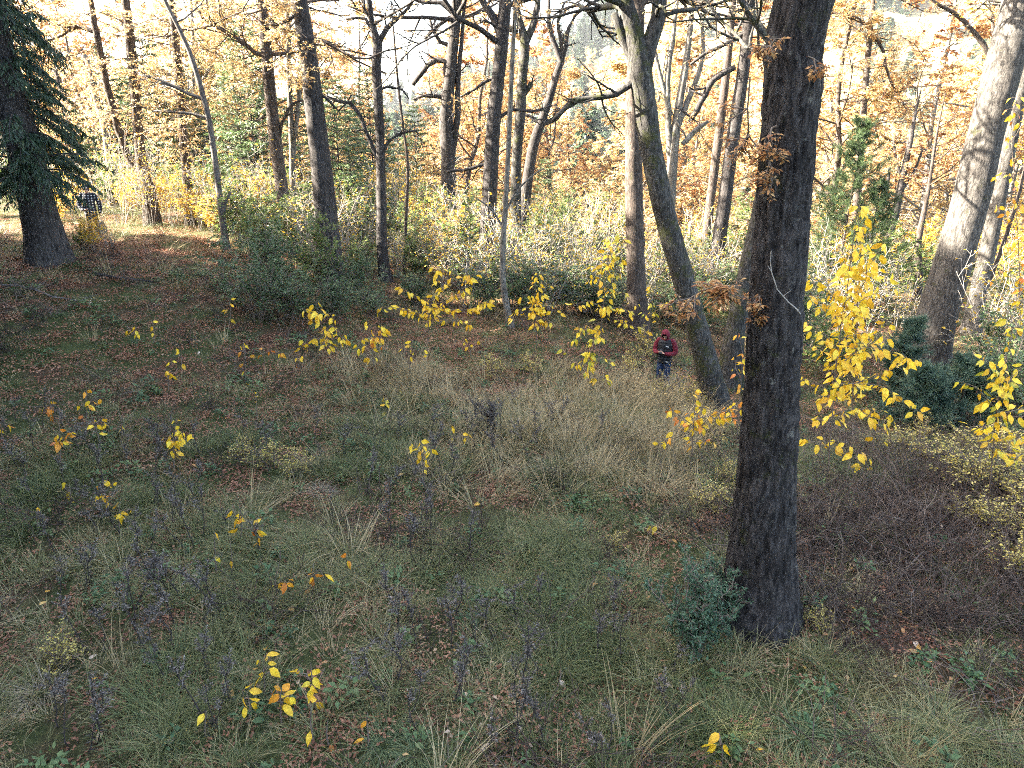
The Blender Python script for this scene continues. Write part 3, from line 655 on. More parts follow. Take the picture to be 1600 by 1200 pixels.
# ------------------------------------------------------------------ conifers
def conifer(rng, Hh, Rm, z0, whorl, per, card=(0.22, 0.04), droop=0.5, dens=9.0, trunk_r=0.2, power=0.8, asym=None):
    wood, nd = MB(), MB()
    zt = np.linspace(0, Hh, 12)
    tube(wood, np.stack([rng.normal(0, 0.01, 12), rng.normal(0, .01, 12), zt - 0.2], 1), np.maximum(0.012, trunk_r * (1 - zt / Hh) ** 0.8), 9)
    P, D, N, Ls = [], [], [], []
    z = z0
    while z < Hh * 0.985:
        t = (z - z0) / (Hh - z0)
        for k in range(per):
            az = rng.uniform(0, 2 * math.pi)
            L = Rm * (1 - t) ** power * rng.uniform(0.65, 1.12) + 0.08
            if asym is not None: L *= asym(az)
            n = 7; s = np.linspace(0, 1, n)
            rr = L * s; dz = L * (0.22 * s * (1 - t * 0.5) - droop * s * s + 0.16 * droop * s ** 4) + t * 0.35 * L * s
            az2 = az + rng.normal(0, 0.08) * s
            pts = np.stack([np.cos(az2) * rr, np.sin(az2) * rr, z + dz], 1)
            tube(wood, pts, np.linspace(0.012 + 0.010 * L, 0.003, n), 4)
            m = int(dens * L) + 3
            u = np.sqrt(rng.uniform(0.02, 1, m)) * (n - 1); i = np.minimum(u.astype(int), n - 2); f = (u - i)[:, None]
            q = pts[i] * (1 - f) + pts[i + 1] * f; tan = nrm(pts[i + 1] - pts[i])
            sd = nrm(np.cross(tan, UP)) * np.where(rng.random(m) < .5, 1, -1)[:, None]
            ln = (0.16 + 0.42 * L * 0.4 * (1 - u / (n - 1)) + 0.05)                 # side twigs, longer toward the stem
            for j in range(4):                                                      # cards along each side twig
                w = (j + rng.random(m)) / 4
                c = q + (sd * 0.85 + tan * 0.55 - UP * 0.25 * droop)* (ln * w)[:, None] + rng.normal(0, .012, (m, 3))
                P.append(c); D.append(nrm(sd * rng.uniform(-.2, 1, (m, 1)) + tan * 0.7 - UP * (0.35 * droop + 0.1) + rng.normal(0, 0.28, (m, 3)))); N.append(nrm(UP + rng.normal(0, .6, (m, 3)))); Ls.append(rng.uniform(.6, 1.2, m))
        z += whorl * rng.uniform(0.7, 1.3)
    P, D, N, Ls = map(np.concatenate, (P, D, N, Ls))
    leaf_cards(nd, P, D, N, card[0] * Ls, card[1] * Ls, 0, 0.15, 0.18)
    return wood, nd

def add_conifer(name, label, cat, wood, nd, bark, needle, loc, rz=0, scale=1.0, group=None):
    r = thing(name, label, cat, loc, rz, group); r.scale = (scale,) * 3 if np.isscalar(scale) else scale
    link("trunk", wood.mesh("trunk", M[bark]), r); link("crown", nd.mesh("crown", M[needle]), r)
    return r

# the old spruce at the left edge
g = ground(78, 408); rng = np.random.default_rng(40)
sp_pts = [(80, 408, 66), (70, 370, 57), (58, 320, 51), (44, 260, 49), (28, 190, 46), (8, 110, 43), (-20, 0, 38)]
P3 = [on_plane(u, v, g[1]) - g for u, v, w in sp_pts]; R3 = [w * .5 * depth(p + g) / FPX for p, (u, v, w) in zip(P3, sp_pts)]
P3[0] = np.zeros(3)
d = nrm(P3[-1] - P3[-2])
for k in range(1, 6): d = nrm(d + np.array([0.05, 0, 0.12])); P3.append(P3[-1] + d * 3.4); R3.append(R3[6] * (1 - k * 0.17))
P3.insert(0, np.array([0.05, 0, -0.4])); R3.insert(0, R3[0] * 1.2)
pp, rr = smooth_path(P3, R3, 0.15); rr = rr * (1 + 0.08 * np.exp(-np.clip(pp[:, 2], 0, 9) / 0.5))
spruce = thing("spruce_tree", "old dark spruce with drooping boughs at the left edge of the clearing", "tree", g)
w = MB(); tube(w, pp, rr, 44, bark=0.016, seed=4.2); link("trunk", w.mesh("trunk", M['bark']), spruce)
w, nd = MB(), MB()
Pn, Dn, Nn, Ln = [], [], [], []
def bough(p0, az, L, z_end, n=9):
    s = np.linspace(0, 1, n); rr_ = L * s
    pts = np.stack([p0[0] + np.cos(az) * rr_, p0[1] + np.sin(az) * rr_, p0[2] + 0.15 * L * np.sin(s * 2.2) + (z_end - p0[2]) * s ** 1.6], 1)
    tube(w, pts, np.linspace(0.03, 0.006, n), 5)
    m = int(46 * L); u = np.sqrt(rng.uniform(0.03, 1, m)) * (n - 1); i = np.minimum(u.astype(int), n - 2); f = (u - i)[:, None]
    q = pts[i] * (1 - f) + pts[i + 1] * f; tan = nrm(pts[i + 1] - pts[i]); sd = nrm(np.cross(tan, UP)) * np.where(rng.random(m) < .5, 1, -1)[:, None]
    ln = rng.uniform(0.15, 0.55, m)
    for j in range(6):
        t = (j + rng.random(m)) / 6
        c = q + (sd * 0.6 + tan * 0.4 - UP * 0.45) * (ln * t)[:, None] + rng.normal(0, .015, (m, 3))
        Pn.append(c); Dn.append(nrm(sd * rng.uniform(-.3, .7, (m, 1)) + tan * 0.5 - UP * 0.8 + rng.normal(0, .3, (m, 3)))); Nn.append(rand_dirs(m, rng)); Ln.append(rng.uniform(.6, 1.3, m))
zarr = pp[:, 2]
for zb in np.arange(2.3, 19.5, 0.33):
    p0 = pp[int(np.argmin(abs(zarr - zb)))]
    for k in range(6):
        az = rng.uniform(0, 2 * math.pi); L = rng.uniform(1.3, 2.6) * (1.15 - zb / 26)
        if math.cos(az) > 0.2: L *= 0.62
        bough(p0, az, L, zb - L * rng.uniform(0.25, 0.75))
for (u, v, ue, ve, y) in ((60, 250, 150, 262, -0.3), (58, 270, 140, 300, -0.6), (50, 265, 120, 320, -0.9), (40, 150, 62, 150, -0.5), (30, 100, 55, 110, -0.4), (15, 40, 58, 28, -0.5), (20, 50, 45, 95, -0.7), (60, 262, 100, 325, -0.8), (45, 255, 20, 320, -0.9)):
    p0 = on_plane(u, v, g[1]) - g; p1 = on_plane(ue, ve, g[1] + y) - g; dv = p1 - p0
    bough(p0, math.atan2(dv[1], dv[0]), math.hypot(dv[0], dv[1]), p1[2])
leaf_cards(nd, np.concatenate(Pn), np.concatenate(Dn), np.concatenate(Nn), 0.13 * np.concatenate(Ln), 0.026 * np.concatenate(Ln), 0, 0.1, 0.2)
w.merge(MB()); bo = link("boughs_wood", w.mesh("bough_wood", M['bark']), spruce); bo.name = "bough"
link("crown", nd.mesh("crown", M['needle']), spruce)

# the dark stand of tall spruces to the left and behind, which keeps the sun off the clearing
rng = np.random.default_rng(41)
wd, nd = conifer(rng, 25, 4.2, 1.2, 0.42, 8, (0.5, 0.17), 0.35, 8, 0.34, 0.75)
proto = None
for (x, y, s) in ((-19, 14, .92), (-21.5, 17.4, .90), (-18.5, 10.3, 1.02), (-23, 8.5, 1.1), (-23.5, 20.8, .90), (-17, 8, 1.0), (-14.5, 3, .98), (-22, 5, 1.1), (-26, 11, 1.1), (-12.5, -2.5, .95), (-20, -4, 1.1), (-15, -9, 1.0), (-25, -9, 1.15), (-9.5, -8, .9), (-8, -14, 1.0), (-32, 2, 1.15)):
    loc = (x, y, float(H(x, y)) - 0.1); lb = "tall dense spruce of the dark stand left of the clearing"; gp = "spruces of the dark stand"
    if proto is None: proto = add_conifer("spruce_tree", lb, "tree", wd, nd, 'bark', 'needle', loc, 0, s, gp)
    else: copy_tree(proto, loc, rng.uniform(0, 6.28), s, lb, gp)

# young sunlit conifers between the trunks
rng = np.random.default_rng(42)
yc = []
for k in range(3):
    wd, nd = conifer(rng, 4.5, 1.35, 0.25, 0.17, 6, (0.15, 0.03), 0.15, 14, 0.05, 0.85)
    yc.append((wd.mesh("trunk", M['bark_brown']), nd.mesh("crown", M['needle_lit'])))
for i, (u, v, dy, s, lab) in enumerate(((262, 330, 4, 1.15, "young fir glowing green behind the split tree"), (310, 335, 5, 0.95, "young fir left of the pale leaning tree"), (392, 345, 4, 1.1, "fresh green young fir between the leaning tree and the orange hung trunk"),
        (240, 325, 9, 1.1, "young fir farther back behind the split tree"), (555, 372, 6, 1.0, "bright feathery fir right of the stout straight trunk"), (655, 365, 8, 1.05, "young fir between the black slim trunk and the knotty trunk"), (480, 365, 8, 0.9, "small fir just behind the stout straight trunk"),
        (130, 320, 3, 1.0, "shaded young fir between the old spruce and the checked shirt"), (345, 340, 10, 1.3, "taller young fir deep behind the leaning tree"), (850, 400, 6, 0.7, "small fir left of the upright brown trunk"), (415, 375, 6, 1.2, "full young fir left behind the orange hung trunk"), (540, 385, 3, 1.1, "fir close at the right side of the stout grey trunk"), (590, 375, 9, 1.2, "taller fir seen behind the black slim trunk"), (205, 335, 7, 1.1, "fir left of the split tree in the sunlit wood"))):
    g = ground(u, v); x, y = g[0] * (g[1] + dy) / g[1], g[1] + dy
    r = thing("fir_tree", lab, "tree", (x, y, float(H(x, y)) - .05), rng.uniform(0, 6.28), "young firs between the trunks"); s *= 1.3; r.scale = (s, s, s * rng.uniform(1.0, 1.2))
    link("trunk", yc[i % 3][0], r); link("crown", yc[i % 3][1], r)

# soft dark pines with long needles on the right
def pine_bush(rng, Hh, Rm, n=260, nl=0.17):
    wood, nd = MB(), MB(); P, D, N, Ls = [], [], [], []
    tube(wood, [(0, 0, -.1), (rng.normal(0, .03), 0, Hh * .5), (rng.normal(0, .05), 0, Hh * .97)], [0.05, 0.035, 0.008], 7)
    tiers = max(6, int(Hh / .26)); per = max(5, n // tiers // 4)
    for k in range(tiers):
        t = (k + .5) / tiers; z = Hh * (.04 + .92 * t)
        for q in range(per):
            az = rng.uniform(0, 6.28); L = Rm * ((1 - t) ** .75 * .95 + .10) * rng.uniform(.45, 1.2); up = .15 + .65 * t + rng.normal(0, .12)
            s_ = np.linspace(0, 1, 6); pts = np.stack([np.cos(az) * L * s_, np.sin(az) * L * s_, z - .12 * Hh * 0 + L * (up * s_ + .25 * s_ ** 2 - .12 * s_)], 1) + rng.normal(0, .012, (6, 3))
            tube(wood, pts, np.linspace(.010, .003, 6), 4)
            sub = [pts] + [np.stack([pts[i], pts[i] + (nrm(pts[i] - pts[i - 1] + rng.normal(0, .45, 3) * .25)) * L * .28]) for i in (2, 3, 4) for _ in (0, 1)]
            for sp in sub:
                m = 70 if len(sp) > 2 else 34; lo = .35 if len(sp) > 2 else .1
                u = rng.uniform(lo, 1, m) * (len(sp) - 1); i = np.minimum(u.astype(int), len(sp) - 2); f = (u - i)[:, None]; tan = nrm(sp[i + 1] - sp[i])
                P.append(sp[i] * (1 - f) + sp[i + 1] * f); D.append(nrm(tan * .75 + rng.normal(0, .5, (m, 3)) + UP * .1)); N.append(rand_dirs(m, rng)); Ls.append(rng.uniform(.5, 1.15, m))
    P, D, N, Ls = map(np.concatenate, (P, D, N, Ls))
    leaf_cards(nd, P, D, N, nl * Ls, 0.010, 0, 0.1, 0.12)
    return wood, nd
rng = np.random.default_rng(43)
for (u, v, hh, rm, n, mt, lab) in ((1400, 640, 2.5, 0.85, 330, 'needle_blue', "soft blue green young pine behind the yellow sapling"), (1492, 668, 1.75, 1.05, 330, 'needle_blue', "dark rounded pine bush at the foot of the sunlit leaning trunk"), (1432, 668, 1.5, 0.9, 300, 'needle_blue', "low dark pine bush left of the rounded one"),
                               (1300, 492, 7.4, 2.1, 900, 'needle_lit', "tall feathery green pine just right of the big trunk"), (1340, 494, 5.2, 1.8, 620, 'needle_lit', "shorter feathery pine leaning on the tall one")):
    g = ground(u, v); wd, nd = pine_bush(rng, hh, rm, n)
    add_conifer("pine_tree", lab, "pine", wd, nd, 'bark_brown', mt, g, rng.uniform(0, 6.28), 1.0, "young pines on the right")

# ------------------------------------------------------------------ the sunlit golden wood behind
rng = np.random.default_rng(50)
tmpl = []
for k in range(6):
    wood, lf = MB(), []
    Hh = rng.uniform(9, 14); lean = rng.normal(0, 0.08, 2)
    n = 8; z = np.linspace(-.3, Hh, n); path = np.stack([lean[0] * z + rng.normal(0, .12, n), lean[1] * z + rng.normal(0, .12, n), z], 1); path[0, :2] = 0
    rad = np.maximum(0.03, rng.uniform(0.13, 0.22) * (1 - z / Hh * 0.85)); pp, rr = smooth_path(path, rad, 0.6); tube(wood, pp, rr, 8)
    cfg = dict(CROWN, n=[6, 5], leaves=(20, 15, 22, 18, 22, 13)[k], ratio=0.5, flat=0.18, lift=[0.02, -0.01, -0.03], tilt=0.4)
    for t in np.linspace(0.16, 0.98, 24):
        i = t * (len(pp) - 1); q = pp[int(i)]; az = rng.uniform(0, 6.28)
        grow(wood, lf, q, np.array([math.cos(az), math.sin(az), rng.uniform(0, .5)]), (3.6 * (1.05 - t) + 1.0) * rng.uniform(.7, 1.2), rr[int(i)] * .4, 0, rng, cfg)
    lm = MB(); put_leaves(lm, lf, rng, 0.155, 0.075, 0)
    tmpl.append((wood.mesh("trunk", M['bark_brown' if k % 2 else 'bark_pale']), lm.mesh("crown", M['gold' if k != 2 else 'orange'])))
spots = []
for _ in range(4000):
    y = rng.uniform(36, 95); x = rng.uniform(-0.74, 0.80) * y
    u = 800 + FPX * x / (y * CT)
    if 520 < u < 640 and y > 45 and rng.random() < 0.4: continue
    if all((x - a) ** 2 + (y - b) ** 2 > (2.9 + (y - 36) * 0.025) ** 2 for a, b in spots): spots.append((x, y))
    if len(spots) >= 108: break
for i, (x, y) in enumerate(spots):
    k = i % 6
    r = thing("golden_tree", "slender golden leaved tree in the sunlit wood behind the clearing", "tree", (x, y, float(H(x, y)) - .05), rng.uniform(0, 6.28), "golden trees of the sunlit wood")
    s = rng.uniform(.85, 1.4); r.scale = (s, s, s * rng.uniform(.9, 1.15))
    link("trunk", tmpl[k][0], r); link("crown", tmpl[k][1], r)

# ------------------------------------------------------------------ scattered stuff: instances on points
def scatter(name, label, cat, templates, pos, rot, scl, tint, idx=None):
    """one stuff object: templates (mesh list) set on points with rotation, size and a tint."""
    col = bpy.data.collections.new(name + "_pieces")
    for k, me in enumerate(templates):
        o = bpy.data.objects.new(f"{name}_piece_{k:02d}", me); col.objects.link(o)
    n = len(pos); me = bpy.data.meshes.new(name); me.vertices.add(n); me.vertices.foreach_set("co", np.asarray(pos, np.float32).ravel())
    def attr(nm, typ, key, arr):
        at = me.attributes.new(nm, typ, 'POINT'); at.data.foreach_set(key, np.ascontiguousarray(arr).ravel())
    attr("rot", 'FLOAT_VECTOR', "vector", np.asarray(rot, np.float32)); attr("scl", 'FLOAT', "value", np.asarray(scl, np.float32)); attr("tint", 'FLOAT', "value", np.asarray(tint, np.float32))
    attr("idx", 'INT', "value", np.asarray(idx if idx is not None else RNG.integers(0, len(templates), n), np.int32))
    o = link(name, me)
    ng = bpy.data.node_groups.new(name + "_scatter", 'GeometryNodeTree')
    ng.interface.new_socket("Geometry", in_out='INPUT', socket_type='NodeSocketGeometry'); ng.interface.new_socket("Geometry", in_out='OUTPUT', socket_type='NodeSocketGeometry')
    N = ng.nodes; L = ng.links
    gi, go = N.new("NodeGroupInput"), N.new("NodeGroupOutput")
    ip = N.new("GeometryNodeInstanceOnPoints"); ci = N.new("GeometryNodeCollectionInfo")
    ci.inputs["Collection"].default_value = col; ci.inputs["Separate Children"].default_value = True; ci.inputs["Reset Children"].default_value = True
    ip.inputs["Pick Instance"].default_value = True
    def na(nm, typ):
        a = N.new("GeometryNodeInputNamedAttribute"); a.data_type = typ; a.inputs[0].default_value = nm; return a.outputs[0]
    e = N.new("FunctionNodeEulerToRotation"); L.new(na("rot", 'FLOAT_VECTOR'), e.inputs[0])
    L.new(gi.outputs[0], ip.inputs["Points"]); L.new(ci.outputs[0], ip.inputs["Instance"]); L.new(na("idx", 'INT'), ip.inputs["Instance Index"])
    L.new(e.outputs[0], ip.inputs["Rotation"]); L.new(na("scl", 'FLOAT'), ip.inputs["Scale"]); L.new(ip.outputs[0], go.inputs[0])
    md = o.modifiers.new("scatter", 'NODES'); md.node_group = ng
    tag(o, label, cat, kind="stuff")
    return o

def fbm(x, y, s, seed=0.0):
    return np.array([mnoise.fractal((a * s + seed, b * s - seed, seed * 0.37), 1.0, 2.0, 3) for a, b in zip(x, y)])

def area_points(n, y0, y1, side=0.84, extra=3.0, pw=1.0):
    y = y0 + (y1 - y0) * RNG.random(n) ** pw; hw = side * y + extra
    x = RNG.uniform(-1, 1, n) * hw
    k = RNG.random(n) < hw / (side * y1 + extra) * 1.0
    return x[k], y[k]

def blob(x, y, u, v, r):
    c = ground(u, v); return np.exp(-((x - c[0]) ** 2 + (y - c[1]) ** 2) / (r * r))

def grass_clump(rng, n, l0, l1, wd, spread, droop, lean, m, seg=3, lean_dir=None):
    mb = MB(); az = rng.uniform(0, 6.28, n); rad = spread * np.sqrt(rng.random(n))
    P = np.stack([np.cos(az) * rad, np.sin(az) * rad, np.full(n, -0.02)], 1)
    az2 = az + rng.normal(0, .7, n); D = np.stack([np.cos(az2) * lean, np.sin(az2) * lean, np.ones(n)], 1) + rng.normal(0, .18, (n, 3))
    if lean_dir is not None: D += np.array(lean_dir)
    blades(mb, P, D, rng.uniform(l0, l1, n), wd * rng.uniform(.7, 1.3, n), droop * rng.uniform(.4, 1.6, n), 0, seg)
    return mb

rng = np.random.default_rng(60)
def tilt(n, a=0.12): return np.stack([RNG.normal(0, a, n), RNG.normal(0, a, n), RNG.uniform(0, 6.28, n)], 1)

# green and olive grass
gt = [grass_clump(rng, 34, .16, .52, .0065, .11, .8, .6, 0).mesh("grass_clump", M['grass']) for _ in range(4)] + [grass_clump(rng, 52, .06, .20, .006, .15, .7, .65, 0).mesh("grass_clump", M['grass']) for _ in range(3)]
x1, y1 = area_points(44000, 3.2, 14, pw=0.8); x2, y2 = area_points(22000, 14, 36)
x, y = np.concatenate([x1, x2]), np.concatenate([y1, y2])
dn = 0.8 * fbm(x, y, 0.6, 3.1) + 0.55 * fbm(x, y, 1.7, 7.7)
litter = blob(x, y, 260, 470, 4.5) + 0.8 * blob(x, y, 130, 520, 3.5) + blob(x, y, 215, 405, 2.0) + 0.7 * blob(x, y, 60, 560, 3) + 0.9 * blob(x, y, 1380, 900, 2.6) + 0.8 * blob(x, y, 1530, 960, 1.8) + 0.5 * blob(x, y, 690, 800, 1.3) + .5 * blob(x, y, 480, 640, 1.6) + .7 * blob(x, y, 150, 1150, 1.0)
k = RNG.random(len(x)) < np.clip(0.38 + 1.9 * dn - 0.85 * litter, 0.05, 1)
k &= (x - big_g[0]) ** 2 + (y - big_g[1]) ** 2 > 0.5 ** 2
x, y, dn = x[k], y[k], dn[k]
tn = np.clip(0.50 - 0.45 * dn + RNG.normal(0, .27, len(x)) + 0.5 * fbm(x, y, 0.3, 1.0), 0, 1)
scatter("grass", "green and olive grass covering the clearing", "grass", gt, np.stack([x, y, H(x, y)], 1), tilt(len(x)), RNG.uniform(.6, 1.35, len(x)), tn)

# dry straw grass
st = [grass_clump(rng, 22, .30, .80, .0075, .10, .45, .35, 0, 4, (-.35, -.1, 0)).mesh("straw_clump", M['straw']) for _ in range(3)] + [grass_clump(rng, 20, .15, .40, .0065, .12, .9, .6, 0, 3).mesh("straw_clump", M['straw']) for _ in range(3)]
x, y = area_points(26000, 3.2, 24, pw=0.85)
w1 = blob(x, y, 850, 690, 1.9) + 0.9 * blob(x, y, 970, 700, 1.6) + blob(x, y, 590, 600, 1.2) + 0.8 * blob(x, y, 1000, 650, 1.8) + .6 * blob(x, y, 690, 620, 1.2) + 1.3 * blob(x, y, 1030, 634, .9) + .9 * blob(x, y, 1060, 640, .8)
w2 = blob(x, y, 50, 1080, .7) + .7 * blob(x, y, 500, 760, .9) + .5 * blob(x, y, 1330, 1020, .9) + .5 * blob(x, y, 560, 930, 1.2)
pd = 0.14 * np.clip(1 + 2 * fbm(x, y, .7, 9.0), 0, 3) + 0.75 * w1 + 0.5 * w2
k = RNG.random(len(x)) < pd; tall = (RNG.random(len(x)) < np.clip(0.07 + w1 * 1.4, 0, .95))[k]
x, y = x[k], y[k]
scatter("dry_grass", "pale dry straw grass standing in the clearing", "grass", st, np.stack([x, y, H(x, y)], 1), tilt(len(x)), RNG.uniform(.6, 1.25, len(x)) * np.where(tall, 1.25, 1.0), RNG.random(len(x)), np.where(tall, RNG.integers(0, 3, len(x)), RNG.integers(3, 6, len(x))))

# leaf litter
lt = []
for kk in range(5):
    mb = MB(); n = 80; a = rng.uniform(0, 6.28, n); rd = 0.34 * np.sqrt(rng.random(n))
    P = np.stack([np.cos(a) * rd, np.sin(a) * rd, rng.uniform(0.003, 0.04, n)], 1); D = rand_dirs(n, rng) * np.array([1, 1, .3]); N = UP + rng.normal(0, .4, (n, 3))
    leaf_cards(mb, P, D, N, rng.uniform(.025, .065, n), rng.uniform(.018, .034, n), 0, rng.uniform(-.1, .4), .2)
    lt.append(mb.mesh("litter_patch", M['litter']))
x, y = area_points(9500, 3.0, 30, pw=0.9)
tl = np.clip(RNG.normal(.45, .2, len(x)), 0, 1)
ex, ey = area_points(9000, 9, 30); wl = blob(ex, ey, 260, 470, 4.5) + blob(ex, ey, 130, 510, 4.0) + blob(ex, ey, 215, 405, 2.5) + .8 * blob(ex, ey, 330, 560, 3.0) + .7 * blob(ex, ey, 60, 450, 3.0) + .6 * blob(ex, ey, 760, 540, 2.5)
ke = RNG.random(len(ex)) < np.clip(wl, 0, .8); x = np.concatenate([x, ex[ke]]); y = np.concatenate([y, ey[ke]]); tl = np.concatenate([tl, np.clip(RNG.normal(.42, .12, ke.sum()), 0, 1)])
scatter("leaf_litter", "brown fallen leaves matted over the ground", "leaves", lt, np.stack([x, y, H(x, y)], 1), tilt(len(x), .05), RNG.uniform(.8, 1.3, len(x)), tl)

# herbs
ht = []
for kk in range(4):
    mb = MB(); n = 26; a = rng.uniform(0, 6.28, n); zz = rng.uniform(.02, .16, n)
    P = np.stack([rng.normal(0, .05, n), rng.normal(0, .05, n), zz], 1); D = np.stack([np.cos(a), np.sin(a), rng.uniform(-.1, .7, n)], 1)
    leaf_cards(mb, P, D, UP + rng.normal(0, .3, (n, 3)), rng.uniform(.04, .10, n), rng.uniform(.02, .045, n), 0, .1, .2)
    ht.append(mb.mesh("herb", M['herb']))
x, y = area_points(4200, 3.2, 20, pw=.85); k = RNG.random(len(x)) < np.clip(.35 + fbm(x, y, .8, 5.5) * 1.4, .03, 1); x, y = x[k], y[k]
scatter("herbs", "low leafy green herbs among the grass", "herbs", ht, np.stack([x, y, H(x, y)], 1), tilt(len(x)), RNG.uniform(.6, 1.4, len(x)), RNG.random(len(x)))

# thin twigs and brambles: thick at the right, thin elsewhere
tt = []
for kk in range(5):
    mb = MB()
    for q in range(26):
        p = np.array([rng.normal(0, .16), rng.normal(0, .16), 0.0]); d = nrm(np.array([rng.normal(0, .8), rng.normal(0, .8), rng.uniform(.25, 1.2)])); L = rng.uniform(.25, .75); pts = [p]
        for s in range(4): d = nrm(d + rng.normal(0, .28, 3) - UP * .10); pts.append(pts[-1] + d * L / 4)
        tube(mb, pts, np.linspace(.0055, .002, 5), 3)
        for s in range(2):
            b = pts[rng.integers(1, 4)]; d2 = nrm(d + rng.normal(0, .8, 3)); tube(mb, [b, b + d2 * L * .2, b + d2 * L * .38 + rng.normal(0, .02, 3)], [.0028, .002, .0012], 3)
    tt.append(mb.mesh("twig_tangle", M['thicket']))
x, y = area_points(15000, 3.2, 24, pw=.85)
w1 = blob(x, y, 1330, 830, 1.7) + blob(x, y, 1450, 820, 1.8) + .9 * blob(x, y, 1290, 900, 1.2) + .8 * blob(x, y, 1560, 880, 1.8) + .8 * blob(x, y, 1560, 760, 2.5) + .6 * blob(x, y, 1350, 720, 2) + .5 * blob(x, y, 1010, 700, 1.2) + .3 * blob(x, y, 30, 520, 1.2)
k = RNG.random(len(x)) < np.clip(.03 + .45 * w1, 0, .7); k &= (x - big_g[0]) ** 2 + (y - big_g[1]) ** 2 > 0.55 ** 2; x, y = x[k], y[k]
scatter("brambles", "tangled bare brown twigs and brambles low to the ground", "brambles", tt, np.stack([x, y, H(x, y)], 1), tilt(len(x)), RNG.uniform(.7, 1.4, len(x)), RNG.random(len(x)))

# ------------------------------------------------------------------ shrubs
def shrub_mesh(rng, h, r, stems, cfg, leafsize, leafmat, woodmat, keep=1.0):
    wood, lf = MB(), []
    for k in range(stems):
        az = rng.uniform(0, 6.28); out = rng.uniform(0.05, 0.9) * r / h
        grow(wood, lf, np.array([math.cos(az) * .1 * r, math.sin(az) * .1 * r, -.03]), np.array([math.cos(az) * out, math.sin(az) * out, 1.0]), h * rng.uniform(.65, 1.08), 0.012, 0, rng, cfg)
    lm = MB(); put_leaves(lm, lf, rng, leafsize[0], leafsize[1], 0, .15, .15, keep)
    return wood.mesh("stems", M[woodmat]), lm.mesh("foliage", M[leafmat])

SH = dict(wander=.16, lift=[.05, .12, .08], max=2, n=[8, 5], ratio=.36, leaves=11, hang=0.0, tilt=.7, flat=.8, fwd=.6)
rng = np.random.default_rng(70)
kinds = {
    'dark': [shrub_mesh(rng, 2.2, 1.2, 14, dict(SH, leaves=12, wander=.2), (.08, .03), 'ever', 'twig') for _ in range(3)],
    'lit': [shrub_mesh(rng, 2.2, 1.1, 11, dict(SH, leaves=12), (.08, .032), 'ever_lit', 'twig') for _ in range(3)],
    'blue': [shrub_mesh(rng, .95, .5, 11, dict(SH, leaves=15, ratio=.32), (.038, .014), 'ever_blue', 'twig') for _ in range(2)],
    'pale': [shrub_mesh(rng, 1.0, .8, 11, dict(SH, leaves=2.2, flat=.5, n=[7, 4], ratio=.42), (.055, .034), 'paleyel', 'twig') for _ in range(3)],
    'yel': [shrub_mesh(rng, 2.4, 1.0, 9, dict(SH, leaves=6, hang=.4), (.11, .06), 'midyel', 'twig_pale') for _ in range(3)],
    'bare': [shrub_mesh(rng, 2.6, 1.0, 8, dict(SH, leaves=0.35, n=[7, 4], ratio=.42), (.09, .05), 'midyel', 'twig_pale') for _ in range(4)],
}
cnt = {k: 0 for k in kinds}
def shrub(kind, u, v, s, label, group, dy=0.0, name="shrub", sz=1.0):
    g = ground(u, v); x, y = g[0] * (g[1] + dy) / g[1], g[1] + dy
    r = thing(name, label, "shrub", (x, y, float(H(x, y))), rng.uniform(0, 6.28), group); r.scale = (s, s, s * sz)
    m = kinds[kind][cnt[kind] % len(kinds[kind])]; cnt[kind] += 1
    st = link("stems", m[0], r); st.name = "stem"; link("foliage", m[1], r)
    return r
shrub('blue', 1085, 1022, 1.05, "small blue green shrub left of the big trunk's foot", None, 0, sz=1.15)
shrub('blue', 1128, 985, .95, "small blue green shrub touching the foot of the big trunk", None)
for (u, v, s, sz, lab) in ((402, 503, .85, 1.05, "evergreen bush nearest the clearing, left of the stout grey trunk"), (462, 506, .75, .9, "evergreen bush in front of the stout grey trunk"), (528, 506, .72, .95, "evergreen bush at the right foot of the stout grey trunk"),
                           (580, 498, .55, .9, "low evergreen bush left of the black slim trunk"), (430, 470, 1.1, 1.0, "evergreen bush behind the front bushes, left of stout trunk"), (560, 470, .8, .95, "evergreen bush behind, between the stout trunk and the black slim trunk"),
                           (760, 490, .9, .9, "dark evergreen bush around the rough dark trunk"), (820, 492, 1.0, .85, "dark evergreen bush right of the slender pale stem"), (880, 490, 1.0, .9, "dark evergreen bush left of the upright brown trunk"),
                           (940, 500, .9, .9, "evergreen bush touching the upright brown trunk"), (1075, 520, 1.0, 1.0, "evergreen bush seen behind the mossy leaning tree"), (1230, 560, 1.2, 1.1, "evergreen bush behind the big trunk"),
                           (1580, 610, 1.2, 1.0, "dark evergreen bush at the right edge")):
    shrub('dark', u, v, s, lab, "evergreen bushes at the edge of the clearing", 0, sz=sz)
for (u, v, dy, s_) in ((650, 478, 0, .6), (725, 462, 1, 1.0), (790, 465, 0, 1.0), (845, 470, .5, 1.0), (910, 478, 0, 1.0), (960, 490, 0, .9), (870, 452, 2, 1.1), (1040, 505, 0, .9), (1095, 505, 0, 1.0), (1130, 500, 1, 1.1), (1290, 590, 0, 1.1), (1560, 650, 0, 1.0), (1600, 680, 0, 1.1)):
    shrub('dark' if s_ < 1 or rng.random() < .5 else 'lit', u, v, s_, "leafy evergreen bush along the clearing's far edge", "leafy bushes along the far edge", dy, sz=rng.uniform(.8, 1.1))
shrub('lit', 505, 452, .95, "leafy shrub climbing the foot of the stout grey trunk", None, -.6, sz=1.1)
li = 0
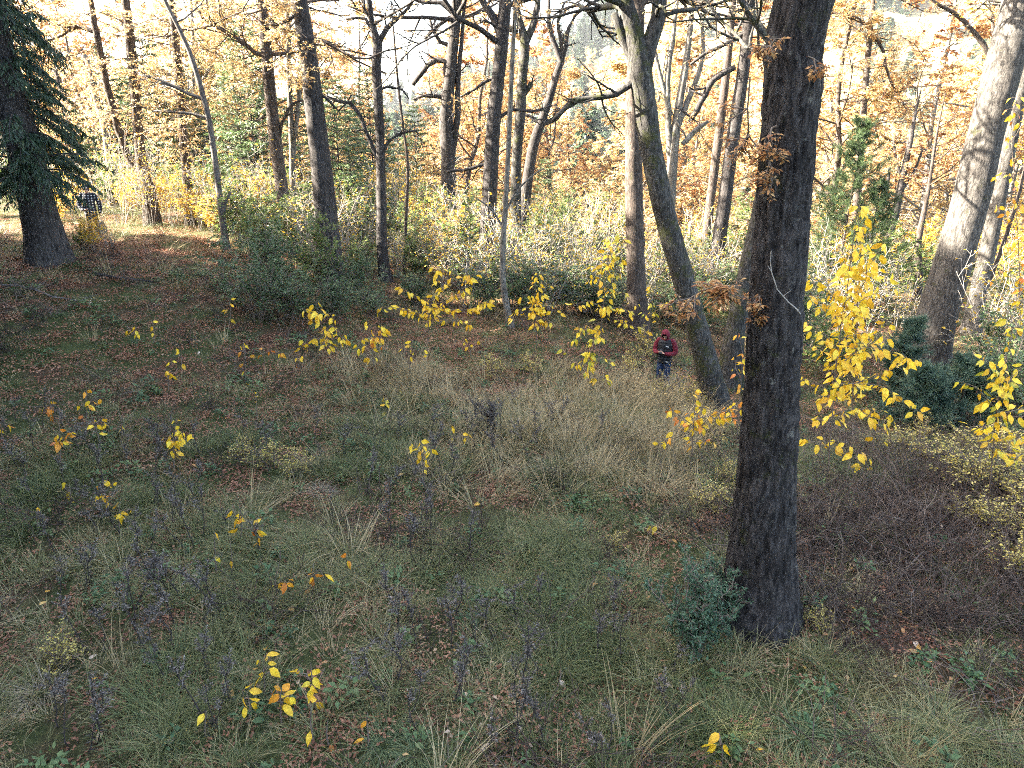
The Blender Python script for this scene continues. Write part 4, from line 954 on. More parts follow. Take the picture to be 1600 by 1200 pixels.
for (u, v, dy, s) in ((380, 400, 1, 1), (430, 405, 2, 1.1), (555, 420, 2, 1.1), (585, 410, 4, 1.2), (640, 425, 1, 1.0), (665, 415, 3, 1.2), (690, 425, 2, 1.1), (725, 430, 3, 1.1), (745, 425, 5, 1.2), (620, 400, 7, 1.3), (710, 405, 7, 1.3), (840, 440, 3, 1.1), (870, 430, 4, 1.2),
                     (905, 430, 3, 1.1), (940, 430, 4, 1.2), (965, 440, 2, 1.1), (1075, 460, 2, 1.2), (1105, 450, 4, 1.2), (1140, 450, 5, 1.2), (1215, 480, 3, 1.3), (1270, 500, 2, 1.2), (1330, 520, 1, 1.1), (1375, 500, 3, 1.2), (1420, 500, 4, 1.1), (1560, 540, 3, 1.2), (1600, 540, 2, 1.2),
                     (410, 430, 1, 1.1), (450, 425, 2, 1.2), (570, 445, 1, .9), (650, 445, 0, 1.1), (720, 450, 0, 1.1), (780, 450, 1, 1.2), (850, 455, 1, 1.2), (920, 455, 1, 1.1), (1060, 470, 1, 1.2), (360, 372, 2, 1), (320, 350, 3, 1.0), (280, 345, 4, 1.0), (180, 335, 3, .9), (100, 335, 3, 1), (30, 340, 3, 1.2), (-20, 350, 2, 1.2), (470, 400, 4, 1.2), (520, 395, 6, 1.3)):
    shrub('lit', u, v, s * rng.uniform(.75, 1.25), "sunlit fresh green shrub in the undergrowth beyond the clearing", "sunlit shrubs of the undergrowth", dy, sz=rng.uniform(.85, 1.15))
for (u, v, dy, s) in ((205, 345, 1, .7), (262, 352, .5, .75), (300, 358, .5, .7), (330, 362, 0, .6), (130, 340, 1, .8), (100, 345, 0, .7), (700, 440, 2, 1), (670, 435, 4, 1.1), (860, 425, 5, 1.1), (920, 420, 6, 1.2), (960, 420, 8, 1.3), (1090, 430, 6, 1.2), (1320, 480, 5, 1.2), (1420, 470, 6, 1.2), (1555, 500, 5, 1.2), (1590, 480, 5, 1.3), (420, 385, 4, 1), (600, 400, 8, 1.2), (650, 395, 10, 1.2), (760, 410, 8, 1.2), (820, 410, 9, 1.2), (1180, 440, 8, 1.3)):
    shrub('yel', u, v, s, "sunlit yellow leaved shrub in the undergrowth beyond the clearing", "yellow shrubs of the undergrowth", dy, sz=rng.uniform(.85, 1.1))
bare_spots = [(rng.uniform(-40, 1640), rng.uniform(405, 470), rng.uniform(0, 9)) for _ in range(46)]
bare_spots = [b for b in bare_spots if b[0] > 430] + [(190, 352, 0), (235, 356, 0), (275, 356, 0), (310, 360, 0), (150, 350, 1), (120, 348, 0), (350, 375, 0), (400, 380, 1), (545, 430, 1), (660, 440, 0), (690, 455, 0), (730, 470, -1), (745, 480, -1), (800, 480, 0), (830, 470, 0), (855, 485, -1), (880, 470, 0), (910, 480, -1), (930, 470, 0), (860, 450, 2), (900, 445, 2), (940, 450, 2), (1060, 500, 0), (1090, 490, 0), (1120, 480, 1), (1260, 540, 0), (1310, 540, 1), (1350, 540, 1), (1400, 530, 1), (1540, 580, 0), (1570, 600, 0), (1590, 570, 1), (1540, 530, 2), (1580, 640, 0), (620, 440, 1), (580, 430, 2), (1010, 470, 2), (1000, 500, -.5), (1240, 500, 2)]
for (u, v, dy) in bare_spots:
    shrub('bare', u, v, rng.uniform(.8, 1.35), "bare pale twiggy shrub at the edge of the wood", "bare twiggy shrubs", dy, sz=rng.uniform(.9, 1.3))
for i, (u, v, s, lab) in enumerate(((1500, 770, 1.1, None), (1560, 780, 1.2, None), (1600, 830, 1.1, None), (1550, 840, .9, None), (1460, 730, 1.0, None), (1530, 720, 1.2, None), (1590, 740, 1.2, None), (1400, 710, .9, None), (1440, 690, .9, None), (1600, 900, .8, None), (1510, 820, .7, None), (1640, 800, 1.2, None))):
    shrub('pale', u, v, s * .8, "low pale yellow leaved shrub under the right edge sapling", "small leaved yellow shrubs at the right", 0, sz=.85)
for (u, v, s, lab) in ((425, 735, .55, "small pale yellow leaved shrub in the grass left of the middle"), (465, 745, .5, "second pale yellow leaved shrub, right of the first in the left grass"), (380, 720, .45, "pale yellow leaved shrub beside a yellow sapling in the left grass"), (100, 1040, .42, "tiny pale yellow leaved shrub low in the left corner"),
                       (770, 590, .6, "pale yellow ground shrub on the leaf litter near the middle"), (830, 585, .55, "pale yellow ground shrub left of the person in red hood"), (1100, 690, .7, "pale yellow shrub at the foot of the mossy leaning tree"), (1110, 800, .55, "pale leafed shrub close left of the big trunk"), (1140, 760, .5, "pale leafed shrub against the big trunk's left side"),
                       (960, 860, .3, "very small yellow green shrub in the grass before the straw"), (1275, 985, .3, "few leaved pale shrub right of the big trunk's foot"), (1010, 560, .9, "yellow green shrub behind the person in red hood"), (985, 590, .7, "yellow green shrub left of the person in red hood"), (1075, 640, .7, "yellow shrub between the person and the mossy leaning tree")):
    shrub('pale', u, v, s, lab, None)

shrub('pale', 1022, 628, .55, "pale yellow shrub hiding the shins of the person in red hood", None)
shrub('bare', 1048, 626, .38, "low bare twigs before the person in red hood", None)
shrub('yel', 146, 392, .42, "low yellow shrub hiding the legs of the person in checked top", None)
shrub('lit', 130, 390, .36, "low green shrub left below the person in checked top", None)
shrub('bare', 172, 388, .5, "bare pale twigs right of the person in checked top", None)

# ------------------------------------------------------------------ saplings with large leaves: every leaf its own mesh object
def leaf_mesh(rng, m, wide=.5):
    t = np.array([0, .18, .42, .70, 1.0]); w = np.array([0, .36, .5, .34, 0]) * 2 * wide
    curl = rng.uniform(.1, .35); V = []; 
    for a, b in zip(t, w):
        z = -curl * a * a; e = rng.normal(0, .02)
        V += [(a, 0, z), (a, b * .5, z + .10 * b + e), (a, -b * .5, z + .10 * b - e)]
    F = []
    for i in range(4):
        j, k = 3 * i, 3 * i + 3
        F += [(j, k, k + 1, j + 1), (j, j + 2, k + 2, k)]
    mb = MB(); mb.add(np.array(V), np.array(F)); me = mb.mesh("leaf", M[m]); return me
rng = np.random.default_rng(80)
LEAF = {m: [leaf_mesh(rng, m, rng.uniform(.44, .58)) for _ in range(4)] for m in ('yellow', 'amber', 'lime')}
def place_leaf(root, p, d, n, L, m):
    d = Vector(d).normalized(); n = Vector(n); n = (n - d * n.dot(d)).normalized(); s = n.cross(d)
    mtx = Matrix((d, s, n)).transposed().to_4x4()
    o = bpy.data.objects.new("leaf", random.choice(LEAF[m])); COL.objects.link(o); o.parent = root
    o.matrix_local = Matrix.Translation(Vector(p)) @ mtx @ Matrix.Scale(L, 4)
    return o
def sapling(label, base, stems, leaves, m='yellow', L=.13, spread=.10, m2=None, group=None, dy=0.0, hang=.75, name="sapling", cover=None):
    """stems: lists of picture points, the first list starts on the ground; leaves are spread along the twigs (or only over those in cover)."""
    g = ground(*base)
    if dy: g[0] *= (g[1] + dy) / g[1]; g[1] += dy; g[2] = float(H(g[0], g[1]))
    Y = g[1]; root = thing(name, label, "sapling", g, 0, group); wood = MB(); segs = []
    for si, st in enumerate(stems):
        off = rng.uniform(-.25, .25) if si else 0.0
        q = [on_plane(u, v, Y + off * (k / max(1, len(st) - 1))) - g for k, (u, v) in enumerate(st)]
        if si == 0: q[0] = np.array([0, 0, -.03])
        r0 = .013 if si == 0 else .0075
        a, b = smooth_path(q, np.linspace(r0, .003, len(q)), .08); tube(wood, a + rng.normal(0, .004, a.shape), b, 5)
        if cover is None or si in cover: segs.append(a[len(a) // 3 if si == 0 else 0:])
    A = np.concatenate(segs); leaves = min(300, int(leaves * 1.5) if leaves > 3 else leaves)
    for k in range(leaves):
        i = rng.integers(len(A)); sc = spread * rng.random() ** .6
        az = rng.uniform(0, 6.28); out = np.array([math.cos(az), math.sin(az), rng.uniform(-.5, .35)])
        p = A[i] + out * sc
        if sc > .04: tube(wood, [A[i], A[i] * .5 + p * .5 + UP * .015, p], [.003, .002, .0015], 3)
        d = out * .7 - UP * hang * rng.uniform(.3, 1.3) + rng.normal(0, .25, 3)
        n = UP * .6 + np.array([0, -.5, 0]) + rng.normal(0, .5, 3)
        place_leaf(root, p, d, n, L * 1.12 * rng.uniform(.65, 1.2), m if (m2 is None or rng.random() < .65) else m2)
    link("stem", wood.mesh("stem", M['twig']), root)
    return root
sapling("large bright yellow leaved sapling right of the big trunk", (1292, 760), [
    [(1292, 760), (1300, 650), (1310, 540), (1325, 440), (1338, 340), (1342, 318)], [(1330, 410), (1340, 365), (1343, 320)], [(1320, 480), (1290, 455), (1262, 440)], [(1318, 500), (1345, 470), (1372, 455), (1390, 425)], [(1312, 530), (1350, 520), (1385, 530)],
    [(1310, 545), (1285, 520), (1258, 500)], [(1306, 580), (1345, 545), (1385, 548), (1432, 566)], [(1304, 600), (1340, 600), (1380, 605), (1412, 630), (1432, 640)], [(1302, 620), (1280, 600), (1255, 592)], [(1300, 650), (1330, 640), (1365, 655), (1380, 690)],
    [(1298, 660), (1275, 655), (1250, 650)], [(1297, 690), (1320, 690), (1345, 715), (1360, 735)], [(1296, 700), (1270, 690), (1248, 715)], [(1322, 470), (1352, 440), (1352, 400)], [(1310, 560), (1340, 490), (1360, 480)]],
    300, 'yellow', .16, .13)
sapling("second bright yellow sapling, close behind the large one right of the big trunk", (1330, 735), [
    [(1330, 735), (1332, 640), (1335, 560), (1340, 480), (1345, 400), (1350, 350)], [(1334, 580), (1305, 560), (1275, 545), (1258, 540)], [(1336, 550), (1365, 530), (1388, 500)], [(1338, 520), (1310, 490), (1285, 475), (1262, 462)], [(1340, 490), (1362, 475), (1385, 450)], [(1334, 600), (1365, 590), (1395, 575), (1420, 560)],
    [(1342, 450), (1325, 425), (1318, 395)], [(1344, 430), (1365, 405), (1380, 380)], [(1333, 620), (1305, 615), (1280, 630)], [(1333, 640), (1360, 640), (1395, 655)]], 185, 'yellow', .15, .13)
sapling("tall yellow sapling at the right edge over the pale yellow shrubs", (1545, 790), [[(1545, 790), (1552, 700), (1560, 620), (1572, 560), (1585, 500)], [(1556, 640), (1530, 610), (1512, 600)], [(1558, 625), (1580, 590), (1605, 570)], [(1554, 680), (1530, 665), (1508, 672)], [(1554, 690), (1580, 680), (1606, 690)], [(1556, 650), (1590, 640), (1612, 640)], [(1552, 700), (1575, 715), (1598, 710)], [(1566, 590), (1545, 570), (1535, 560)]], 120, 'yellow', .13, .12, 'lime')
sapling("yellow leaves hanging before the sunlit leaning trunk at the right edge", (1590, 640), [[(1590, 640), (1594, 520), (1592, 400), (1586, 300), (1580, 200), (1588, 150)], [(1590, 350), (1570, 330), (1552, 320)], [(1586, 280), (1570, 270), (1560, 285)], [(1592, 420), (1570, 420), (1550, 440)], [(1592, 460), (1612, 440), (1620, 400)], [(1582, 220), (1600, 190), (1615, 170)], [(1588, 330), (1608, 300), (1620, 290)]], 85, 'yellow', .14, .14, 'amber')
sapling("yellow sapling between the mossy leaning tree and the big trunk", (1078, 742), [[(1078, 742), (1082, 690), (1085, 640), (1080, 610)], [(1082, 680), (1060, 670), (1035, 695)], [(1083, 665), (1062, 650), (1045, 640)], [(1083, 690), (1100, 690), (1112, 690)], [(1084, 650), (1095, 635), (1098, 640)], [(1084, 670), (1130, 650), (1158, 660)], [(1086, 655), (1140, 640), (1160, 625)]], 62, 'yellow', .13, .09, 'amber')
sapling("few yellow leaves at the left side of the big trunk, beside its waist", (1150, 700), [[(1150, 700), (1156, 620), (1160, 560), (1155, 520)], [(1157, 590), (1150, 575), (1148, 560)]], 16, 'amber', .12, .06, 'yellow')
sapling("yellow sapling drooping before the evergreen bushes, left of centre", (520, 575), [[(520, 575), (512, 540), (500, 500), (494, 472)], [(504, 510), (488, 490), (473, 482)], [(506, 520), (520, 510), (535, 530)], [(508, 530), (485, 530), (468, 545)], [(502, 505), (515, 490), (522, 500)]], 48, 'yellow', .17, .16)
sapling("smaller yellow sapling just right of the drooping one", (585, 585), [[(585, 585), (582, 550), (578, 520), (576, 500)], [(580, 530), (595, 515), (592, 505)], [(582, 545), (600, 540), (606, 542)], [(581, 540), (566, 530), (562, 545)]], 24, 'yellow', .16, .14, 'amber')
sapling("broad yellow sapling in front of the rough dark trunk", (668, 545), [[(668, 545), (670, 500), (676, 460), (684, 420)], [(672, 490), (700, 470), (725, 450), (738, 430)], [(673, 480), (650, 465), (630, 450)], [(672, 495), (640, 485), (600, 480), (586, 490)], [(675, 480), (715, 485), (745, 480), (762, 472)], [(678, 460), (705, 440), (712, 420)], [(672, 500), (705, 500), (735, 508)]], 115, 'yellow', .17, .17)
sapling("compact yellow sapling right of the slender pale stem", (838, 545), [[(838, 545), (838, 500), (836, 460), (840, 428)], [(838, 490), (820, 480), (806, 492)], [(838, 485), (855, 480), (868, 488)], [(837, 470), (850, 455), (852, 445)], [(838, 500), (855, 505), (866, 498)], [(837, 475), (820, 462), (815, 470)]], 62, 'yellow', .16, .15)
sapling("tall lime and yellow sapling left of the upright brown trunk", (935, 580), [[(935, 580), (938, 520), (945, 460), (950, 400), (955, 365)], [(946, 450), (962, 430), (970, 400)], [(948, 430), (932, 415), (925, 440)], [(942, 480), (915, 470), (895, 480)], [(942, 490), (965, 480), (985, 490)], [(938, 520), (915, 510), (905, 530)], [(950, 400), (965, 385), (968, 375)], [(946, 455), (965, 460), (978, 455)]], 105, 'yellow', .16, .16, 'lime')
sapling("lime yellow sapling in front of the tall one, beside the person", (925, 625), [[(925, 625), (922, 590), (918, 560), (925, 530)], [(922, 585), (905, 570), (885, 548)], [(920, 570), (938, 560), (950, 568)], [(923, 595), (940, 590), (952, 600)], [(920, 565), (925, 545), (935, 525)]], 42, 'lime', .14, .13, 'yellow')
sapling("yellow leaves around the foot of the upright brown trunk", (1015, 560), [[(1015, 560), (1014, 510), (1018, 470), (1022, 450)], [(1014, 500), (1000, 480), (990, 470)], [(1016, 490), (1035, 480), (1042, 470)], [(1014, 520), (990, 510), (965, 500)]], 34, 'lime', .15, .14, 'yellow')
low = [((665, 760), (657, 690), 13, 'yellow', "yellow sapling alone in the middle of the grass"), ((705, 720), (710, 662), 4, 'yellow', "three leaved yellow sprig right of the lone middle sapling"), ((272, 740), (275, 655), 24, 'yellow', "full yellow sapling in the left grass"), ((95, 735), (92, 660), 13, 'amber', "orange sapling near the left edge of the grass"), ((85, 660), (80, 620), 6, 'amber', "rusty orange sprig above the orange sapling at left"),
       ((135, 680), (135, 605), 7, 'amber', "sprig with orange and yellow leaves left of the dry stalks"), ((160, 700), (140, 640), 7, 'yellow', "yellow sprig under the orange sprig at left"), ((190, 690), (185, 640), 3, 'yellow', "two leaved sprig right of the yellow sprig at left"), ((110, 790), (108, 755), 4, 'yellow', "small yellow sprig below the orange sapling at left"), ((165, 800), (160, 750), 5, 'yellow', "yellow sprig among grey seed stalks at left"),
       ((190, 840), (188, 785), 5, 'yellow', "yellow sprig lower among grey seed stalks"), ((60, 830), (60, 785), 1, 'yellow', "single yellow leaf on a stalk near the left edge"), ((375, 850), (374, 785), 7, 'yellow', "yellow sprig left of the pale leafed shrubs"), ((340, 900), (335, 832), 2, 'yellow', "sprig with two yellow leaves below the pale shrubs"), ((362, 905), (360, 845), 1, 'yellow', "one leaf sprig beside the two leaved one"), ((405, 870), (402, 810), 7, 'amber', "amber sprig under the blue green weeds at left"),
       ((215, 540), (212, 510), 5, 'yellow', "yellow sprig on the reddish litter at left"), ((240, 535), (238, 503), 3, 'yellow', "few leaved sprig behind the one on reddish litter"), ((282, 580), (282, 545), 5, 'yellow', "yellow sprig in the grass right of the reddish litter"), ((262, 610), (258, 575), 4, 'yellow', "yellow sprig lower right of the reddish litter"), ((357, 510), (357, 465), 4, 'yellow', "yellow sprig before the leftmost evergreen bush"), ((382, 575), (380, 535), 4, 'yellow', "yellow sprig below the leftmost evergreen bush"), ((412, 575), (410, 540), 5, 'amber', "amber sprig below the front evergreen bushes"),
       ((402, 660), (400, 610), 3, 'yellow', "small yellow sprig above the pale leafed shrubs"), ((385, 600), (384, 575), 3, 'yellow', "yellow sprig low under the bushes at left"), ((5, 690), (3, 655), 5, 'amber', "amber sprig cut by the left edge"), ((412, 1090), (412, 1030), 6, 'yellow', "yellow sprig at the bottom, left of two others"), ((490, 1110), (485, 1035), 9, 'yellow', "largest yellow sprig at the bottom left of centre"), ((440, 1135), (440, 1075), 9, 'yellow', "yellow sprig at the bottom with leaves hanging down"), ((385, 1130), (384, 1080), 5, 'yellow', "low yellow sprig at the bottom, farthest left"),
       ((488, 1160), (487, 1100), 3, 'yellow', "sprig with two leaves at the bottom left of centre"), ((575, 1170), (574, 1113), 2, 'amber', "pair of amber leaves on a stalk at the bottom"), ((512, 1165), (512, 1123), 1, 'amber', "single amber leaf on a stalk at the bottom"), ((322, 1150), (321, 1112), 2, 'yellow', "yellow leaf pair low in the bottom left"), ((1130, 1195), (1124, 1145), 6, 'yellow', "yellow sprig at the bottom right of centre"), ((492, 930), (490, 880), 5, 'amber', "amber sprig in the grass below the middle"), ((430, 940), (430, 905), 4, 'amber', "dull amber sprig left in the middle grass"),
       ((545, 900), (542, 865), 3, 'amber', "amber leaf pair in the middle grass"), ((605, 655), (602, 615), 5, 'yellow', "yellow sprig by the straw grass left of the middle"), ((462, 580), (466, 545), 4, 'yellow', "yellow sprig under the drooping sapling"), ((1030, 830), (1020, 822), 4, 'lime', "yellow green sprig left of the big trunk"), ((640, 600), (645, 525), 6, 'yellow', "yellow sprig under the broad sapling"), ((735, 560), (730, 530), 5, 'yellow', "low yellow sprig right under the broad sapling")]
for (b, t, n, m, lab) in low:
    dx = t[0] - b[0]; L = .075 + .03 * min(1, (b[1] - 450) / 500)
    st = [[b, ((b[0] * .6 + t[0] * .4) + rng.normal(0, 2), b[1] * .5 + t[1] * .5), t]]
    if n > 3:
        mid = (b[0] * .4 + t[0] * .6, b[1] * .4 + t[1] * .6)
        for k in range(2 + n // 6): a = rng.uniform(-1, 1); st.append([mid, (mid[0] + a * 14, mid[1] - rng.uniform(0, 12)), (mid[0] + a * 30, mid[1] - rng.uniform(-8, 25))])
    sapling(lab, b, st, n, m, .115 if b[1] > 650 else .13, .05, 'yellow' if m == 'amber' else ('amber' if rng.random() < .3 else None), name="yellow_sprig" if n < 10 else "sapling")

# ------------------------------------------------------------------ dry seed stalks, tussocks, fallen leaves
rng = np.random.default_rng(90)
stalks = []
for k in range(6):
    wood, hd = MB(), MB(); h = rng.uniform(.55, .95); n = 6; pts = np.stack([np.cumsum(rng.normal(0, .02, n)), np.cumsum(rng.normal(0, .02, n)), np.linspace(-.03, h, n)], 1)
    tube(wood, pts, np.linspace(.006, .003, n), 5)
    nb = rng.integers(5, 10); heads = []
    for j in range(nb):
        t = rng.uniform(.55, 1.0); i = t * (n - 1); q = pts[int(min(i, n - 2))] + (pts[int(min(i, n - 2)) + 1] - pts[int(min(i, n - 2))]) * (i - int(min(i, n - 2)))
        d = nrm(np.array([rng.normal(0, .6), rng.normal(0, .6), 1.0])); L = rng.uniform(.06, .16); tube(wood, [q, q + d * L * .5, q + d * L], [.003, .002, .0015], 3); heads.append((q, d, L))
    for (q, d, L) in heads:
        m = 26; t = rng.uniform(.15, 1.15, m)[:, None]; P = q + d * L * t + rng.normal(0, .008, (m, 3)); D = nrm(d * .7 + rng.normal(0, .7, (m, 3)))
        leaf_cards(hd, P, D, rand_dirs(m, rng), rng.uniform(.018, .034, m), .010, 0, .3, .1)
    m = 14; z = rng.uniform(.05, .55, m) * h; a = rng.uniform(0, 6.28, m)      # withered stem leaves
    leaf_cards(wood, np.stack([np.interp(z, pts[:, 2], pts[:, 0]), np.interp(z, pts[:, 2], pts[:, 1]), z], 1), np.stack([np.cos(a), np.sin(a), rng.uniform(-1.2, .2, m)], 1), rand_dirs(m, rng), rng.uniform(.03, .07, m), .012, 0, .3, .3)
    stalks.append((wood.mesh("stem", M['stem_dark']), hd.mesh("seed_head", M['seed'])))
zones = [("at the lower left", 40, 360, 900, 1190, 30), ("below the pale yellow shrubs", 120, 420, 690, 880, 32), ("in the middle grass", 480, 760, 680, 900, 22), ("at the bottom middle", 600, 860, 960, 1190, 24), ("among the left sprigs", 10, 140, 660, 900, 12), ("near the straw grass", 780, 940, 660, 780, 8), ("below the small blue shrub", 880, 1060, 1000, 1190, 8)]
for (where, u0, u1, v0, v1, n) in zones:
    for k in range(n):
        g = ground(rng.uniform(u0, u1), rng.uniform(v0, v1)); r = thing("seed_stalk", "dry grey seed stalk standing in the grass " + where, "dry plant", g, rng.uniform(0, 6.28), "dry seed stalks " + where)
        s = rng.uniform(.75, 1.25); r.scale = (s * 1.15, s * 1.15, s); r.rotation_euler = (rng.normal(0, .16), rng.normal(0, .16), rng.uniform(0, 6.28)); m = stalks[rng.integers(6)]
        link("stem", m[0], r); link("seed_head", m[1], r)["kind"] = "stuff"
g0 = ground(766, 695)
for k in range(16):
    r = thing("seed_stalk", "dark seed stalk in the dense bunch before the straw grass", "dry plant", g0 + np.array([rng.normal(0, .09), rng.normal(0, .09), 0]), rng.uniform(0, 6.28), "dark upright bunch of seed stalks")
    r.scale = (1.1, 1.1, rng.uniform(1.0, 1.25)); m = stalks[rng.integers(6)]; link("stem", m[0], r); link("seed_head", m[1], r)["kind"] = "stuff"

tus = [grass_clump(rng, 170, .22, .50, .006, .07, 1.1, .85, 0, 4).mesh("blades", M['grass_blue']) for _ in range(3)]
tus2 = [grass_clump(rng, 220, .22, .5, .0055, .10, 1.3, .8, 0, 4).mesh("blades", M['straw_i']) for _ in range(2)]
for (u, v, s, d, lab) in ((860, 935, 1.0, 0, "green tussock in the grass left of the small blue green shrub"), (985, 900, 1.1, 0, "wide green tussock straight left of the big trunk's foot"), (1250, 1150, 1.0, 0, "green tussock at the bottom below the big trunk"), (1345, 1170, 1.0, 0, "green tussock at the bottom right of another"), (1460, 1130, 1.1, 0, "large green tussock in the lower right grass"), (1560, 1170, 1.0, 0, "green tussock in the lower right corner"), (600, 1165, 1.0, 0, "green tussock at the bottom, left of the middle stalks"), (650, 1180, .9, 0, "green tussock at the bottom centre"),
                          (780, 1030, .9, 0, "green tussock by the middle seed stalks"), (395, 1100, .9, 0, "green tussock under the bottom yellow sprigs"), (180, 925, 1.0, 0, "green tussock among seed stalks at left"), (90, 495, .8, 0, "dark green tussock alone on the reddish litter, left"), (212, 505, .8, 0, "dark green tussock on the reddish litter, second from the spruce"), (330, 505, .9, 0, "dark green tussock by the leftmost evergreen bush"), (270, 430, 1.2, 0, "tall grass tussock by the litter path"), (315, 430, 1.1, 0, "grass tussock left of the leaning tree's foot"), (570, 700, 1.0, 0, "green tussock in the grass left of the lone sapling"), (930, 900, .9, 0, "green tussock beside the wide one"), (1120, 770, .9, 0, "green tussock by the big trunk's left side"),
                          (60, 1085, 1.1, 1, "pale straw tussock in the lower left corner"), (1014, 626, 1.35, 1, "straw tussock at the left boot of the person in red hood"), (1034, 632, 1.4, 1, "straw tussock before the legs of the person in red hood"), (1056, 628, 1.35, 1, "straw tussock at the right boot of the person in red hood"), (1045, 648, 1.3, 1, "straw tussock below the person in red hood"), (500, 770, .9, 1, "pale straw tussock under the blue green weeds"), (590, 620, 1.1, 1, "pale straw tussock before the evergreen bushes"), (870, 730, 1.3, 1, "pale straw tussock leaning in the middle right grass"), (930, 720, 1.2, 1, "straw tussock right of the leaning straw")):
    o = link("grass_tussock", (tus2 if d else tus)[rng.integers(2)], None, ground(u, v), (0, 0, rng.uniform(0, 6.28)), s); tag(o, lab, "grass tussock", "grass tussocks")
fl = [leaf_mesh(rng, 'fallen', .5) for _ in range(4)]
for k in range(150):
    right = k < 70
    g = ground(rng.uniform(1250, 1600), rng.uniform(760, 1080)) if right else ground(rng.uniform(0, 1200), rng.uniform(520, 1190))
    if (g[0] - big_g[0]) ** 2 + (g[1] - big_g[1]) ** 2 < .4: continue
    o = link("fallen_leaf", fl[k % 4], None, g + np.array([0, 0, .06 if not right else .05]), (rng.normal(0, .35), rng.normal(0, .35), rng.uniform(0, 6.28)), rng.uniform(.06, .12))
    tag(o, "large tan or yellow leaf fallen under the brambles at the right" if right else "large yellow or tan leaf fallen in the grass of the clearing", "leaf", "fallen leaves under the brambles" if right else "fallen leaves in the grass")

# fallen branch at the left
pts = [ground(u, v) + np.array([0, 0, h]) for u, v, h in ((-10, 451, .06), (25, 452, .10), (55, 459, .08), (85, 468, .07), (125, 474, .05))]
a, b = smooth_path(pts, [.03, .028, .025, .02, .01], .2); mb = MB(); tube(mb, a + rng.normal(0, .012, a.shape), b, 7)
for k in range(6): i = rng.integers(3, len(a)); d = nrm(np.array([rng.normal(), rng.normal(), .5])); tube(mb, [a[i], a[i] + d * .25, a[i] + d * .45 + rng.normal(0, .05, 3)], [.012, .009, .004], 4)
tag(link("fallen_branch", mb.mesh("fallen_branch", M['bark_thin'])), "grey fallen branch lying on the litter below the old spruce", "branch")
pts = [ground(u, v) + np.array([0, 0, h]) for u, v, h in ((150, 432, .05), (190, 440, .08), (215, 443, .07), (245, 444, .05))]
a, b = smooth_path(pts, [.04, .04, .03, .012], .2); mb = MB(); tube(mb, a + rng.normal(0, .012, a.shape), b, 7)
tag(link("fallen_branch", mb.mesh("fallen_branch", M['bark'])), "dark fallen branch across the litter path", "branch")
g = ground(161, 366); mb = MB(); a, b = smooth_path([(0, 0, -.1), (.02, 0, .15), (-.01, 0, .32), (.0, 0, .45)], [.17, .14, .13, .11], .05); tube(mb, a, b, 14, bark=.02, seed=2.0)
tag(link("tree_stump", mb.mesh("tree_stump", M['bark_pale']), None, g), "small pale stump beside the person in checked top", "stump")

# ------------------------------------------------------------------ the two people
def remesh(objname, mb, voxel, m, parent=None, smooth=6):
    tmp = bpy.data.objects.new("tmp", mb.mesh("tmp", m, True)); COL.objects.link(tmp)
    r = tmp.modifiers.new("r", 'REMESH'); r.mode = 'VOXEL'; r.voxel_size = voxel; r.use_smooth_shade = True
    s = tmp.modifiers.new("s", 'SMOOTH'); s.iterations = smooth; s.factor = .5
    dg = bpy.context.evaluated_depsgraph_get(); dg.update()
    me = bpy.data.meshes.new_from_object(tmp.evaluated_get(dg)); me.name = objname
    bpy.data.objects.remove(tmp)
    me.materials.clear(); me.materials.append(m)
    for p in me.polygons: p.use_smooth = True
    return me
def ell(mb, c, r, rot=None, n=14, half=None):
    u = np.linspace(0, 2 * math.pi, n, endpoint=False); v = np.linspace(0, math.pi, n // 2 + 2)
    X = np.stack([np.sin(v)[:, None] * np.cos(u)[None], np.sin(v)[:, None] * np.sin(u)[None], np.repeat(np.cos(v)[:, None], n, 1)], -1) * np.array(r)
    if rot is not None: X = X @ np.array(Euler(rot).to_matrix()).T
    X = X + np.array(c); m = len(v); i = np.arange(m - 1)[:, None] * n; j = np.arange(n)[None]; k = (j + 1) % n
    mb.add(X.reshape(-1, 3), np.stack([i + j, i + n + j, i + n + k, i + k], -1).reshape(-1, 4))
def limb(mb, pts, rad, sides=12, flat=None):
    a, b = smooth_path(pts, rad, .03); tube(mb, a, b, sides)
    ell(mb, a[0], (b[0],) * 3, n=10); ell(mb, a[-1], (b[-1],) * 3, n=10)
def torso(mb, secs, n=24):
    """elliptical sections (z, cx, cy, rx, ry)."""
    z = np.array([s[0] for s in secs]); u = np.linspace(0, 2 * math.pi, n, endpoint=False); zz = np.linspace(z[0], z[-1], 40)
    it = [np.interp(zz, z, [s[k] for s in secs]) for k in range(1, 5)]
    X = np.stack([it[0][:, None] + it[2][:, None] * np.cos(u)[None], it[1][:, None] + it[3][:, None] * np.sin(u)[None], np.repeat(zz[:, None], n, 1)], -1)
    m = len(zz); i = np.arange(m - 1)[:, None] * n; j = np.arange(n)[None]; k = (j + 1) % n
    F = np.stack([i + j, i + k, i + n + k, i + n + j], -1).reshape(-1, 4)
    V = np.concatenate([X.reshape(-1, 3), [[it[0][0], it[1][0], zz[0]], [it[0][-1], it[1][-1], zz[-1]]]]); c0, c1 = m * n, m * n + 1; jj = np.arange(n)
    mb.add(V, [F, np.stack([(jj + 1) % n, jj, np.full(n, c0)], -1), np.stack([(m - 1) * n + jj, (m - 1) * n + (jj + 1) % n, np.full(n, c1)], -1)])
